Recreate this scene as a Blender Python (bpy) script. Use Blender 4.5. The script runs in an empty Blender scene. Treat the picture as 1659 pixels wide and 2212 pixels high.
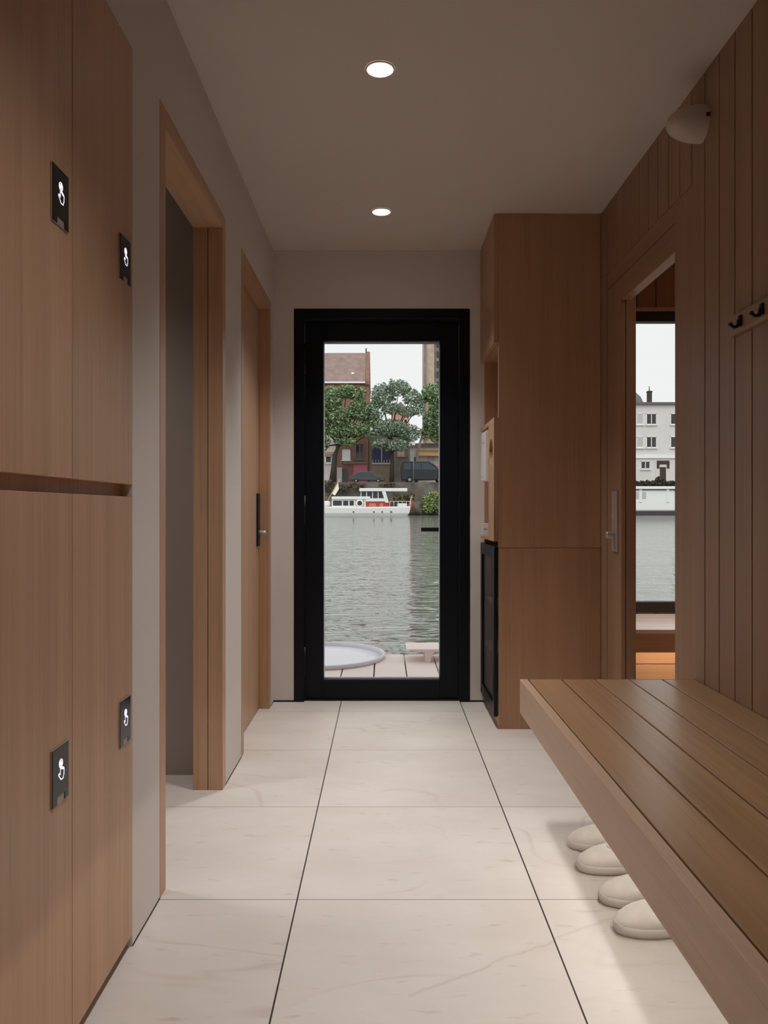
import bpy, bmesh, math, random
from mathutils import Vector, Matrix

S = bpy.context.scene
COL = S.collection
F, U0, V0 = 1668.0, 829.6, 1101.6          # focal length in px, vanishing point of the corridor
PI = math.pi


def X(u, Y): return (u - U0) * Y / F
def Z(v, Y): return 1.0 - (v - V0) * Y / F


# ------------------------------------------------------------------ materials
def lin(c):
    c = c / 255.0
    return c / 12.92 if c <= 0.04045 else ((c + 0.055) / 1.055) ** 2.4


def rgb(r, g, b): return (lin(r), lin(g), lin(b), 1.0)


def new_mat(name):
    m = bpy.data.materials.new(name)
    m.use_nodes = True
    nt = m.node_tree
    return m, nt, nt.nodes, nt.links, nt.nodes['Principled BSDF']


def plain(name, col, rough=0.5, metal=0.0, spec=0.5, bump=0.0, bscale=200.0, vary=0.0, vscale=3.0):
    m, nt, N, L, P = new_mat(name)
    P.inputs['Base Color'].default_value = col
    P.inputs['Roughness'].default_value = rough
    P.inputs['Metallic'].default_value = metal
    P.inputs['Specular IOR Level'].default_value = spec
    if bump or vary:
        tc = N.new('ShaderNodeTexCoord')
    if vary:
        n = N.new('ShaderNodeTexNoise'); n.inputs['Scale'].default_value = vscale
        n.inputs['Detail'].default_value = 5
        L.new(tc.outputs['Object'], n.inputs['Vector'])
        r = N.new('ShaderNodeValToRGB')
        r.color_ramp.elements[0].position = 0.3; r.color_ramp.elements[1].position = 0.7
        r.color_ramp.elements[0].color = tuple(c * (1 - vary) for c in col[:3]) + (1,)
        r.color_ramp.elements[1].color = tuple(min(1, c * (1 + vary)) for c in col[:3]) + (1,)
        L.new(n.outputs['Fac'], r.inputs['Fac']); L.new(r.outputs['Color'], P.inputs['Base Color'])
    if bump:
        n = N.new('ShaderNodeTexNoise'); n.inputs['Scale'].default_value = bscale
        n.inputs['Detail'].default_value = 3
        L.new(tc.outputs['Object'], n.inputs['Vector'])
        b = N.new('ShaderNodeBump'); b.inputs['Strength'].default_value = bump
        b.inputs['Distance'].default_value = 0.002
        L.new(n.outputs['Fac'], b.inputs['Height']); L.new(b.outputs['Normal'], P.inputs['Normal'])
    return m


def emit(name, col, strength):
    m, nt, N, L, P = new_mat(name)
    P.inputs['Base Color'].default_value = col
    P.inputs['Emission Color'].default_value = col
    P.inputs['Emission Strength'].default_value = strength
    return m


def wood(name, c0, c1, axis, rough=0.42, fine=1.0, spec=0.4, pores=0.18):
    """straight-grained veneer, the grain running along the given axis"""
    m, nt, N, L, P = new_mat(name)
    tc = N.new('ShaderNodeTexCoord')
    oi = N.new('ShaderNodeObjectInfo')
    mul = N.new('ShaderNodeMath'); mul.operation = 'MULTIPLY'; mul.inputs[1].default_value = 37.0
    L.new(oi.outputs['Random'], mul.inputs[0])
    add = N.new('ShaderNodeVectorMath'); add.operation = 'ADD'
    L.new(tc.outputs['Object'], add.inputs[0]); L.new(mul.outputs[0], add.inputs[1])

    def streak(across, along, detail, dist=0.0):
        mp = N.new('ShaderNodeMapping')
        s = [across] * 3
        s['xyz'.index(axis)] = along
        mp.inputs['Scale'].default_value = s
        L.new(add.outputs[0], mp.inputs['Vector'])
        n = N.new('ShaderNodeTexNoise'); n.inputs['Scale'].default_value = 1.0
        n.inputs['Detail'].default_value = detail
        n.inputs['Distortion'].default_value = dist
        L.new(mp.outputs['Vector'], n.inputs['Vector'])
        return n.outputs['Fac']
    a = streak(14 * fine, 0.35, 3, 0.4)
    b = streak(85 * fine, 0.8, 4)
    p = streak(260 * fine, 3.0, 2)
    mix = N.new('ShaderNodeMath'); mix.operation = 'MULTIPLY_ADD'; mix.inputs[1].default_value = 0.6
    L.new(a, mix.inputs[0])
    m2 = N.new('ShaderNodeMath'); m2.operation = 'MULTIPLY'; m2.inputs[1].default_value = 0.4
    L.new(b, m2.inputs[0]); L.new(m2.outputs[0], mix.inputs[2])
    r = N.new('ShaderNodeValToRGB')
    r.color_ramp.elements[0].position = 0.33; r.color_ramp.elements[1].position = 0.67
    r.color_ramp.elements[0].color = c0; r.color_ramp.elements[1].color = c1
    L.new(mix.outputs[0], r.inputs['Fac'])
    pr = N.new('ShaderNodeValToRGB')
    pr.color_ramp.elements[0].position = 0.28; pr.color_ramp.elements[1].position = 0.42
    pr.color_ramp.elements[0].color = (1 - pores,) * 3 + (1,); pr.color_ramp.elements[1].color = (1, 1, 1, 1)
    L.new(p, pr.inputs['Fac'])
    mx = N.new('ShaderNodeMix'); mx.data_type = 'RGBA'; mx.blend_type = 'MULTIPLY'
    mx.inputs['Factor'].default_value = 1.0
    L.new(r.outputs['Color'], mx.inputs['A']); L.new(pr.outputs['Color'], mx.inputs['B'])
    L.new(mx.outputs['Result'], P.inputs['Base Color'])
    P.inputs['Roughness'].default_value = rough
    P.inputs['Specular IOR Level'].default_value = spec
    bm_ = N.new('ShaderNodeBump'); bm_.inputs['Strength'].default_value = 0.12
    bm_.inputs['Distance'].default_value = 0.001
    L.new(b, bm_.inputs['Height']); L.new(bm_.outputs['Normal'], P.inputs['Normal'])
    return m


def pane_mat(name, tint=(1, 1, 1, 1), refl=0.5):
    m, nt, N, L, P = new_mat(name)
    N.remove(P)
    out = N['Material Output']
    t = N.new('ShaderNodeBsdfTransparent'); t.inputs['Color'].default_value = tint
    g = N.new('ShaderNodeBsdfGlossy'); g.inputs['Roughness'].default_value = 0.02
    fr = N.new('ShaderNodeFresnel'); fr.inputs['IOR'].default_value = 1.45
    ml = N.new('ShaderNodeMath'); ml.operation = 'MULTIPLY'; ml.inputs[1].default_value = refl
    L.new(fr.outputs[0], ml.inputs[0])
    mx = N.new('ShaderNodeMixShader')
    L.new(ml.outputs[0], mx.inputs[0]); L.new(t.outputs[0], mx.inputs[1]); L.new(g.outputs[0], mx.inputs[2])
    L.new(mx.outputs[0], out.inputs['Surface'])
    return m


OAK0, OAK1 = rgb(181, 143, 113), rgb(201, 163, 132)
WAL0, WAL1 = rgb(172, 134, 104), rgb(188, 149, 118)
M = {}
M['oak_z'] = wood('oak_vertical', OAK0, OAK1, 'z')
M['oak_y'] = wood('oak_lengthwise', OAK0, OAK1, 'y')
M['cab_z'] = wood('cabinet_oak', WAL0, WAL1, 'z', rough=0.45)
M['panel_z'] = wood('panelling_wood', rgb(146, 114, 90), rgb(162, 129, 104), 'z', rough=0.45)
M['panel_y'] = wood('door_head_wood', rgb(146, 114, 90), rgb(162, 129, 104), 'y', rough=0.45)
M['bench_y'] = wood('bench_wood', rgb(150, 116, 84), rgb(176, 140, 106), 'y', rough=0.33, fine=0.8, spec=0.5)
M['benchfront_y'] = wood('bench_front_wood', rgb(184, 152, 128), rgb(198, 165, 140), 'y', rough=0.45, fine=0.8)
M['cabin_z'] = wood('cabin_wood', rgb(156, 112, 80), rgb(176, 130, 96), 'z')
M['cabin_x'] = wood('cabin_bench_wood', rgb(180, 138, 106), rgb(200, 162, 130), 'x', rough=0.22, spec=0.6)
M['plaster'] = plain('warm_plaster', rgb(219, 212, 207), 0.9, bump=0.08, bscale=60)
M['ceil'] = plain('ceiling_paint', rgb(216, 205, 196), 0.9)
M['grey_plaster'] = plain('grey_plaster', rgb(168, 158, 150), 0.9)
M['black'] = plain('black_metal', rgb(8, 14, 22), 0.4, spec=0.22)
M['black2'] = plain('black_matte', rgb(8, 8, 9), 0.5)
M['skirt_and_gap'] = plain('black_skirting_and_gap', rgb(14, 13, 13), 0.6)
M['shadowgap'] = plain('plinth_brown', rgb(112, 96, 82), 0.7)
M['groove'] = plain('groove_dark', rgb(52, 34, 22), 0.9)
M['steel'] = plain('brushed_steel', rgb(186, 180, 176), 0.35, metal=0.35)
M['grey_tab'] = plain('grey_tab', rgb(168, 162, 156), 0.45, metal=0.3)
M['screen'] = plain('pad_screen', rgb(8, 13, 10), 0.15, spec=0.2)
M['icon'] = emit('backlit_icon', rgb(232, 230, 252), 0.85)
M['white_plastic'] = plain('white_plastic', rgb(226, 222, 222), 0.4)
M['mark'] = plain('grey_print', rgb(120, 116, 120), 0.6)
M['lamp_white'] = plain('lamp_dome_white', rgb(206, 192, 180), 0.5)
M['glow'] = emit('downlight_glow', (1.0, 0.93, 0.85, 1), 9.0)
M['led'] = emit('warm_led', (1.0, 0.76, 0.5, 1), 15.0)
M['led2'] = emit('warm_led_bench', (1.0, 0.92, 0.82, 1), 34.0)
M['trimwhite'] = plain('downlight_ring', rgb(225, 215, 205), 0.4)
M['glass'] = pane_mat('clear_pane', (0.97, 0.98, 0.98, 1), 0.35)
M['smoke_glass'] = pane_mat('smoked_pane', (0.72, 0.70, 0.67, 1), 0.3)
M['daylit_edge'] = plain('daylit_glass_edge', rgb(226, 230, 238), 0.5)  # near white, so the colour itself holds the daylight on the glass edge
M['felt'] = plain('beige_felt', rgb(236, 229, 222), 0.95, bump=0.35, bscale=350, vary=0.05, vscale=20)
M['felt2'] = plain('pale_felt_sole', rgb(240, 234, 228), 0.95, bump=0.3, bscale=350)
M['fleece'] = plain('white_fleece', rgb(244, 238, 230), 1.0, bump=0.8, bscale=500)
# outdoors
M['deck'] = plain('pale_deck_board', rgb(232, 218, 211), 0.7, vary=0.04, vscale=4)
M['tub_rim'] = plain('tub_rim_grey', rgb(216, 214, 220), 0.4)
M['tub_in'] = plain('tub_white', rgb(240, 238, 244), 0.3)
M['lounge'] = plain('lounger_white', rgb(238, 220, 214), 0.5)
M['quay'] = plain('quay_stone', rgb(98, 92, 84), 0.95, vary=0.45, vscale=0.5)
M['road'] = plain('quay_paving', rgb(120, 116, 110), 0.95, vary=0.1, vscale=0.3)
M['hull'] = plain('boat_white', rgb(236, 236, 234), 0.4)
M['boat_glass'] = plain('boat_dark_window', rgb(48, 52, 52), 0.2)
M['boat_red'] = plain('boat_red_wood', rgb(176, 62, 48), 0.5)
M['flag_red'] = plain('flag_red', rgb(214, 58, 44), 0.8)
M['flag_yel'] = plain('pennant_straw', rgb(214, 178, 120), 0.8)
M['hull_dark'] = plain('hull_dark', rgb(62, 58, 60), 0.6)
M['roof'] = plain('roof_tile_brown', rgb(146, 126, 118), 0.9, vary=0.16, vscale=0.8)
M['brick'] = plain('brick_red', rgb(142, 104, 90), 0.9, vary=0.2, vscale=1.2)
M['pinkwall'] = plain('pink_wall', rgb(198, 116, 124), 0.9, vary=0.08, vscale=1)
M['stone'] = plain('grey_stone', rgb(132, 122, 112), 0.9, vary=0.2, vscale=0.7)
M['stone2'] = plain('tower_stone', rgb(186, 166, 148), 0.9, vary=0.15, vscale=0.9)
M['stone3'] = plain('tower_stone_grey', rgb(134, 128, 124), 0.9, vary=0.2, vscale=0.6)
M['cream'] = plain('cream_render', rgb(220, 212, 204), 0.9, vary=0.06, vscale=0.5)
M['salmon'] = plain('salmon_render', rgb(206, 158, 142), 0.9)
M['pale'] = plain('pale_grey_render', rgb(214, 212, 208), 0.9, vary=0.05, vscale=0.3)
M['palewhite'] = plain('white_trim', rgb(236, 236, 234), 0.8)
M['cornice'] = plain('dark_cornice', rgb(104, 102, 100), 0.8)
M['slate'] = plain('slate_roof', rgb(122, 122, 124), 0.8)
M['chim'] = plain('chimney_brick', rgb(78, 62, 56), 0.9)
M['window'] = plain('far_window', rgb(54, 52, 52), 0.15)
M['blind'] = plain('window_blind', rgb(188, 186, 184), 0.7)
M['bluedoor'] = plain('blue_gate', rgb(52, 54, 80), 0.6)
M['van'] = plain('van_black', rgb(28, 32, 38), 0.25)
M['vanglass'] = plain('van_glass', rgb(54, 66, 78), 0.1)
M['tyre'] = plain('tyre_black', rgb(18, 18, 18), 0.8)
M['hub'] = plain('wheel_grey', rgb(140, 140, 140), 0.4)
M['carpaint'] = plain('car_dark_grey', rgb(66, 70, 70), 0.3)
M['lampgrey'] = plain('lamp_post_grey', rgb(120, 122, 120), 0.6)
M['bark'] = plain('tree_bark', rgb(62, 54, 48), 0.95)
M['palebark'] = plain('pale_bark', rgb(160, 142, 130), 0.95)


def leaf_mat(name, c0, c1):
    m, nt, N, L, P = new_mat(name)
    g = N.new('ShaderNodeNewGeometry')
    r = N.new('ShaderNodeValToRGB')
    r.color_ramp.elements[0].color = c0; r.color_ramp.elements[1].color = c1
    L.new(g.outputs['Random Per Island'], r.inputs['Fac'])
    L.new(r.outputs['Color'], P.inputs['Base Color'])
    P.inputs['Roughness'].default_value = 0.7
    return m


M['leaf'] = leaf_mat('leaf_green', rgb(62, 84, 56), rgb(176, 200, 146))
M['leaf2'] = leaf_mat('leaf_dark_green', rgb(80, 98, 84), rgb(172, 190, 160))
M['leaf3'] = leaf_mat('leaf_bush', rgb(88, 108, 60), rgb(182, 198, 132))
M['leaf4'] = leaf_mat('leaf_hedge', rgb(48, 48, 40), rgb(92, 88, 76))


def floor_mat():
    m, nt, N, L, P = new_mat('cream_marble_tiles')
    tc = N.new('ShaderNodeTexCoord')
    sep = N.new('ShaderNodeSeparateXYZ'); L.new(tc.outputs['Object'], sep.inputs[0])

    def math_(op, a, b=None, c=None):
        n = N.new('ShaderNodeMath'); n.operation = op
        for i, q in enumerate((a, b, c)):
            if q is None: continue
            if isinstance(q, (int, float)): n.inputs[i].default_value = q
            else: L.new(q, n.inputs[i])
        return n.outputs[0]
    T = 0.6187
    gx = math_('ADD', sep.outputs['X'], 0.223 + 10 * T)
    gy = math_('ADD', sep.outputs['Y'], -1.982 + 10 * T)
    fx = math_('PINGPONG', gx, T / 2)
    fy = math_('PINGPONG', gy, T / 2)
    lx = math_('LESS_THAN', fx, 0.0019)
    ly = math_('LESS_THAN', fy, 0.0013)
    # tile id offset so that veins break at the joints
    ix = math_('FLOOR', math_('DIVIDE', gx, T)); iy = math_('FLOOR', math_('DIVIDE', gy, T))
    cid = N.new('ShaderNodeCombineXYZ')
    L.new(math_('MULTIPLY', ix, 3.7), cid.inputs[0]); L.new(math_('MULTIPLY', iy, 5.3), cid.inputs[1])
    vec = N.new('ShaderNodeVectorMath'); vec.operation = 'ADD'
    L.new(tc.outputs['Object'], vec.inputs[0]); L.new(cid.outputs[0], vec.inputs[1])

    def noise(sc, scale, detail, dist=0.0, rough=0.55):
        mp = N.new('ShaderNodeMapping'); mp.inputs['Scale'].default_value = sc
        L.new(vec.outputs[0], mp.inputs['Vector'])
        n = N.new('ShaderNodeTexNoise'); n.inputs['Scale'].default_value = scale
        n.inputs['Detail'].default_value = detail; n.inputs['Distortion'].default_value = dist
        n.inputs['Roughness'].default_value = rough
        L.new(mp.outputs[0], n.inputs['Vector'])
        return n.outputs['Fac']
    base = noise((1, 1.6, 1), 2.2, 6)
    cr = N.new('ShaderNodeValToRGB')
    cr.color_ramp.elements[0].position = 0.3; cr.color_ramp.elements[1].position = 0.7
    cr.color_ramp.elements[0].color = rgb(213, 205, 197); cr.color_ramp.elements[1].color = rgb(227, 221, 215)
    L.new(base, cr.inputs['Fac'])
    # long thin veins: the level line of a stretched noise
    vn = noise((0.6, 1.5, 1), 1.3, 3, 0.5, 0.5)
    d = math_('ABSOLUTE', math_('SUBTRACT', vn, 0.5))
    v1 = N.new('ShaderNodeMapRange'); v1.inputs['From Min'].default_value = 0.0; v1.inputs['From Max'].default_value = 0.008
    v1.inputs['To Min'].default_value = 1.0; v1.inputs['To Max'].default_value = 0.0
    L.new(d, v1.inputs['Value'])
    gate = noise((1, 1, 1), 2.3, 2)
    g1 = N.new('ShaderNodeMapRange'); g1.inputs['From Min'].default_value = 0.46; g1.inputs['From Max'].default_value = 0.62
    L.new(gate, g1.inputs['Value'])
    vein = math_('MULTIPLY', v1.outputs[0], g1.outputs[0])
    vein = math_('MULTIPLY', vein, 0.26)
    # one long tan vein running across two tiles towards the bench
    wob = noise((1, 1, 1), 9, 3)
    ln = math_('SUBTRACT', sep.outputs['Y'], math_('MULTIPLY_ADD', sep.outputs['X'], 0.595, 1.578))
    ln = math_('ABSOLUTE', math_('ADD', ln, math_('MULTIPLY', math_('SUBTRACT', wob, 0.15), 0.055)))
    v2 = N.new('ShaderNodeMapRange'); v2.inputs['From Max'].default_value = 0.0075
    v2.inputs['To Min'].default_value = 0.5; v2.inputs['To Max'].default_value = 0.0
    L.new(ln, v2.inputs['Value'])
    inx = math_('MULTIPLY', math_('GREATER_THAN', sep.outputs['X'], 0.05), math_('LESS_THAN', sep.outputs['X'], 0.62))
    vein = math_('MAXIMUM', vein, math_('MULTIPLY', v2.outputs[0], math_('MULTIPLY', inx, wob)))
    # short flecks lying along X
    fl = noise((7, 26, 1), 1.6, 3)
    f1 = N.new('ShaderNodeMapRange'); f1.inputs['From Min'].default_value = 0.62; f1.inputs['From Max'].default_value = 0.80
    f1.inputs['To Max'].default_value = 0.5
    L.new(fl, f1.inputs['Value'])
    mk = math_('MAXIMUM', vein, f1.outputs[0])
    mx = N.new('ShaderNodeMix'); mx.data_type = 'RGBA'
    L.new(mk, mx.inputs['Factor']); L.new(cr.outputs['Color'], mx.inputs['A'])
    mx.inputs['B'].default_value = rgb(172, 144, 116)
    m2 = N.new('ShaderNodeMix'); m2.data_type = 'RGBA'
    L.new(ly, m2.inputs['Factor']); L.new(mx.outputs['Result'], m2.inputs['A']); m2.inputs['B'].default_value = rgb(120, 104, 92)
    m3 = N.new('ShaderNodeMix'); m3.data_type = 'RGBA'
    L.new(lx, m3.inputs['Factor']); L.new(m2.outputs['Result'], m3.inputs['A']); m3.inputs['B'].default_value = rgb(44, 36, 32)
    L.new(m3.outputs['Result'], P.inputs['Base Color'])
    P.inputs['Roughness'].default_value = 0.5
    P.inputs['Specular IOR Level'].default_value = 0.35
    return m


M['floor'] = floor_mat()


def water_mat():
    m, nt, N, L, P = new_mat('river_water')
    P.inputs['Base Color'].default_value = rgb(114, 116, 110)
    P.inputs['Roughness'].default_value = 0.03
    P.inputs['IOR'].default_value = 1.75
    tc = N.new('ShaderNodeTexCoord')
    prev = None
    for kind, sc, sy, strength, dist, det in (('FBM', 0.5, 1.5, 1.0, 0.10, 2), ('FBM', 2.6, 2.0, 1.0, 0.045, 2), ('RIDGED_MULTIFRACTAL', 2.2, 2.4, 1.0, 0.048, 1)):
        mp = N.new('ShaderNodeMapping'); mp.inputs['Scale'].default_value = (1, sy, 1)
        L.new(tc.outputs['Object'], mp.inputs['Vector'])
        n = N.new('ShaderNodeTexNoise'); n.noise_type = kind; n.inputs['Scale'].default_value = sc
        n.inputs['Detail'].default_value = det; n.inputs['Roughness'].default_value = 0.5
        n.inputs['Distortion'].default_value = 0.7
        L.new(mp.outputs[0], n.inputs['Vector'])
        b = N.new('ShaderNodeBump'); b.inputs['Strength'].default_value = strength
        b.inputs['Distance'].default_value = dist
        L.new(n.outputs['Fac'], b.inputs['Height'])
        if prev: L.new(prev, b.inputs['Normal'])
        prev = b.outputs['Normal']
    L.new(prev, P.inputs['Normal'])
    return m


M['water'] = water_mat()


# ------------------------------------------------------------------ mesh helpers
class MB:
    def __init__(self): self.bm = bmesh.new()

    def box(self, x0, x1, y0, y1, z0, z1, bev=0.0, seg=2):
        b = bmesh.new()
        bmesh.ops.create_cube(b, size=1.0)
        for v in b.verts:
            v.co = Vector(((x0 + x1) / 2 + v.co.x * (x1 - x0), (y0 + y1) / 2 + v.co.y * (y1 - y0), (z0 + z1) / 2 + v.co.z * (z1 - z0)))
        if bev:
            bmesh.ops.bevel(b, geom=b.edges[:], offset=bev, segments=seg, affect='EDGES', profile=0.5)
        self._add(b); return self

    def _add(self, b):
        me = bpy.data.meshes.new('t'); b.to_mesh(me); b.free()
        self.bm.from_mesh(me); bpy.data.meshes.remove(me)

    def prism(self, pts, axis, a0, a1, bev=0.0):
        """extrude the polygon pts between a0 and a1 along the axis; pts are in the other two axes in xyz order"""
        b = bmesh.new()
        vs = []
        for a in (a0, a1):
            row = []
            for p in pts:
                c = list(p); c.insert('xyz'.index(axis), a)
                row.append(b.verts.new(c))
            vs.append(row)
        n = len(pts)
        b.faces.new(vs[0]); b.faces.new(vs[1][::-1])
        for i in range(n):
            b.faces.new((vs[0][i], vs[0][(i + 1) % n], vs[1][(i + 1) % n], vs[1][i]))
        bmesh.ops.recalc_face_normals(b, faces=b.faces[:])
        if bev:
            bmesh.ops.bevel(b, geom=b.edges[:], offset=bev, segments=2, affect='EDGES', profile=0.5)
        self._add(b); return self

    def lathe(self, prof, origin, axis='z', seg=40, flip=1):
        """prof: list of (radius, height along axis)"""
        b = bmesh.new(); rings = []
        o = Vector(origin)
        for r, h in prof:
            ring = []
            if r < 1e-6:
                p = {'z': (0, 0, h), 'x': (h, 0, 0), 'y': (0, h, 0)}[axis]
                ring = [b.verts.new(o + Vector(p))]
            else:
                for k in range(seg):
                    a = 2 * PI * k / seg
                    c, s = r * math.cos(a), r * math.sin(a)
                    p = {'z': (c, s, h), 'x': (h, c, s), 'y': (s, h, c)}[axis]
                    ring.append(b.verts.new(o + Vector(p)))
            rings.append(ring)
        for r0, r1 in zip(rings, rings[1:]):
            for k in range(seg):
                k2 = (k + 1) % seg
                if len(r0) == 1 and len(r1) == 1: continue
                if len(r0) == 1: f = (r0[0], r1[k], r1[k2])
                elif len(r1) == 1: f = (r0[k], r1[0], r0[k2])
                else: f = (r0[k], r1[k], r1[k2], r0[k2])
                b.faces.new(f)
        bmesh.ops.recalc_face_normals(b, faces=b.faces[:])
        for f in b.faces: f.smooth = True
        self._add(b); return self

    def tube(self, pts, rad, seg=8, cap=True):
        b = bmesh.new(); rings = []
        pts = [Vector(p) for p in pts]
        rads = rad if isinstance(rad, (list, tuple)) else [rad] * len(pts)
        for i, p in enumerate(pts):
            d = (pts[min(i + 1, len(pts) - 1)] - pts[max(i - 1, 0)]).normalized()
            up = Vector((0, 0, 1)) if abs(d.z) < 0.95 else Vector((0, 1, 0))
            s = d.cross(up).normalized(); t = s.cross(d)
            rings.append([b.verts.new(p + (s * math.cos(2 * PI * k / seg) + t * math.sin(2 * PI * k / seg)) * rads[i]) for k in range(seg)])
        for r0, r1 in zip(rings, rings[1:]):
            for k in range(seg):
                b.faces.new((r0[k], r0[(k + 1) % seg], r1[(k + 1) % seg], r1[k]))
        if cap:
            b.faces.new(rings[0]); b.faces.new(rings[-1])
        bmesh.ops.recalc_face_normals(b, faces=b.faces[:])
        for f in b.faces: f.smooth = len(f.verts) == 4
        self._add(b); return self

    def grid(self, rows, closed=False, smooth=True):
        b = bmesh.new()
        vs = [[b.verts.new(p) for p in r] for r in rows]
        for r0, r1 in zip(vs, vs[1:]):
            n = len(r0)
            for k in range(n if closed else n - 1):
                try: b.faces.new((r0[k], r0[(k + 1) % n], r1[(k + 1) % n], r1[k]))
                except ValueError: pass
        bmesh.ops.remove_doubles(b, verts=b.verts[:], dist=1e-5)
        bmesh.ops.recalc_face_normals(b, faces=b.faces[:])
        for f in b.faces: f.smooth = smooth
        self._add(b); return self

    def build(self, name, mat, parent=None):
        o = bpy.data.objects.new(name, bpy.data.meshes.new(name))
        off = Vector((0, 0, 0)); p = parent
        while p is not None:
            off += p.location; p = p.parent
        for v in self.bm.verts: v.co -= off
        self.bm.to_mesh(o.data); self.bm.free()
        o.data.materials.append(M[mat] if isinstance(mat, str) else mat)
        COL.objects.link(o)
        if parent is not None: o.parent = parent
        return o


def box(*a, **k): return MB().box(*a, **k)


def tag(o, label=None, cat=None, group=None, kind=None):
    if label: o['label'] = label
    if cat: o['category'] = cat
    if group: o['group'] = group
    if kind: o['kind'] = kind
    return o


def empty(name, loc):
    o = bpy.data.objects.new(name, None); o.location = loc
    o.empty_display_size = 0.05
    COL.objects.link(o); return o


def copy_tree(o, parent=None):
    c = o.copy(); COL.objects.link(c); c.parent = parent
    for ch in list(o.children): copy_tree(ch, c)
    return c


def struct(o, label=None, cat=None): return tag(o, label, cat, kind='structure')


# ------------------------------------------------------------------ dimensions
XL, XR, YE, ZC = -0.577, 0.990, 4.025, 2.353
YB = -1.3

# ------------------------------------------------------------------ shell
struct(box(-2.4, 2.6, YB - 0.1, 4.15, -0.12, 0.0).build('floor', 'floor'), 'cream marble tile floor with thin dark joints', 'floor')
struct(box(-2.4, 2.6, YB - 0.1, 4.15, ZC, ZC + 0.12).build('ceiling', 'ceil'), 'plain warm grey painted ceiling with two round downlights', 'ceiling')

D1a, D1b, D1z = 1.986, 2.806, 2.058      # left open doorway (outer size of its lining)
D2a, D2b = 3.119, 3.932                  # left closed door
LK0, LK1, LKz = 1.088, 1.770, 2.058      # locker niche
w = MB()
WT = XL - 0.115
w.box(WT, XL, YB, LK0, 0, ZC)
w.box(WT, XL, LK0, LK1, LKz, ZC)
w.box(WT, XL, LK1, D1a, 0, ZC)
w.box(WT, XL, D1a, D1b, D1z, ZC)
w.box(WT, XL, D1b, D2a, 0, ZC)
w.box(WT, XL, D2a, D2b, D1z, ZC)
w.box(WT, XL, D2b, YE, 0, ZC)
struct(w.build('wall_left', 'plaster'), 'warm white plaster wall with two wood lined doorways', 'wall')

EX0, EX1, EZ = -0.4696, 0.4474, 2.0487   # entrance door frame
w = MB()
w.box(WT, EX0, YE, YE + 0.12, 0, ZC); w.box(EX1, 1.05, YE, YE + 0.12, 0, ZC); w.box(EX0, EX1, YE, YE + 0.12, EZ, ZC)
struct(w.build('wall_end', 'plaster'), 'warm white plaster wall around the black glass door', 'wall')
struct(box(WT, 1.05, YB - 0.1, YB, 0, ZC).build('wall_back', 'plaster'))
b = MB(); b.box(XL, EX0, YE - 0.003, YE, 0, 0.008); b.box(EX1, 0.52, YE - 0.003, YE, 0, 0.008)
struct(b.build('baseboard_end', 'skirt_and_gap'), 'thin black skirting line under the end wall', 'baseboard')
b = MB()
for y0, y1 in ((LK1, D1a), (D1b, D2a), (D2b, YE)): b.box(XL, XL + 0.0015, y0, y1, 0, 0.0035)
struct(b.build('shadow_gap_left', 'skirt_and_gap'))  # dark strip drawn for the shadow gap along the wall foot

# right wall: boards 0.102 wide with open grooves, on a dark backing
R0 = 2.4855; BP = 0.102
HZ = 2.050
w = MB()
k = 0
while R0 - BP * k > YB:
    y1 = R0 - BP * k; y0 = max(YB, y1 - BP)
    w.box(XR, XR + 0.018, y0 + 0.0028, y1 - 0.0028, 0, ZC, bev=0.0015, seg=1); k += 1
y = R0
while y < YE:
    y1 = min(y + BP, YE)
    w.box(XR, XR + 0.018, y + 0.0028, y1 - 0.0028, HZ, ZC, bev=0.0015, seg=1); y = y1
w.box(XR, XR + 0.018, 3.432, YE, 0, HZ)
wr = struct(w.build('wall_right', 'panel_z'), 'brown vertical board wall behind the bench', 'wall')
b = MB()
b.box(XR + 0.012, XR + 0.04, YB, R0, 0, ZC); b.box(XR + 0.012, XR + 0.04, R0, YE, HZ + 0.004, ZC); b.box(XR + 0.012, XR + 0.04, 3.44, YE, 0, HZ)
b.build('groove_backing', 'groove', wr)

# ------------------------------------------------------------------ left doorways
def lining(root, ya, yb, depth, zt, t=0.0505):
    """jamb boards and head, flush with the plaster"""
    m = MB(); m.box(XL - depth, XL + 0.0012, ya, ya + t, 0, zt, bev=0.0008, seg=1)
    m.build('jamb', 'oak_z', root)
    m = MB(); m.box(XL - depth, XL - 0.053, yb - t, yb, 0, zt); m.box(XL - 0.0508, XL + 0.0012, yb - t, yb, 0, zt, bev=0.0008, seg=1)
    m.build('jamb', 'oak_z', root)
    m = MB(); m.box(XL - depth, XL + 0.0012, ya + t, yb - t, zt - t, zt, bev=0.0008, seg=1)
    m.build('door_head', 'oak_y', root)


d1 = struct(empty('door_1', (XL, D1a, 0)), 'open doorway with pale oak lining nearest the lockers', 'doorway')
lining(d1, D1a, D1b, 0.104, D1z)
d2 = struct(empty('door_2', (XL, D2a, 0)), 'closed oak door with black handle at the far left', 'door')
lining(d2, D2a, D2b, 0.104, D1z, t=0.05)
box(-0.668, -0.628, D2a + 0.0505, D2b - 0.0505, 0.004, D1z - 0.0505, bev=0.001, seg=1).build('door_leaf', 'oak_z', d2)
h = box(-0.628, -0.6195, 3.797, 3.862, 0.821, 1.082, bev=0.002).build('door_handle', 'black2', d2)
h['label'] = 'tall black handle plate'
MB().lathe([(0.0, 0), (0.013, 0), (0.014, 0.004), (0.014, 0.030), (0.012, 0.033), (0.0, 0.033)], (-0.6195, 3.838, 0.885), 'x', 20).build('turn_knob', 'steel', h)

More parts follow.
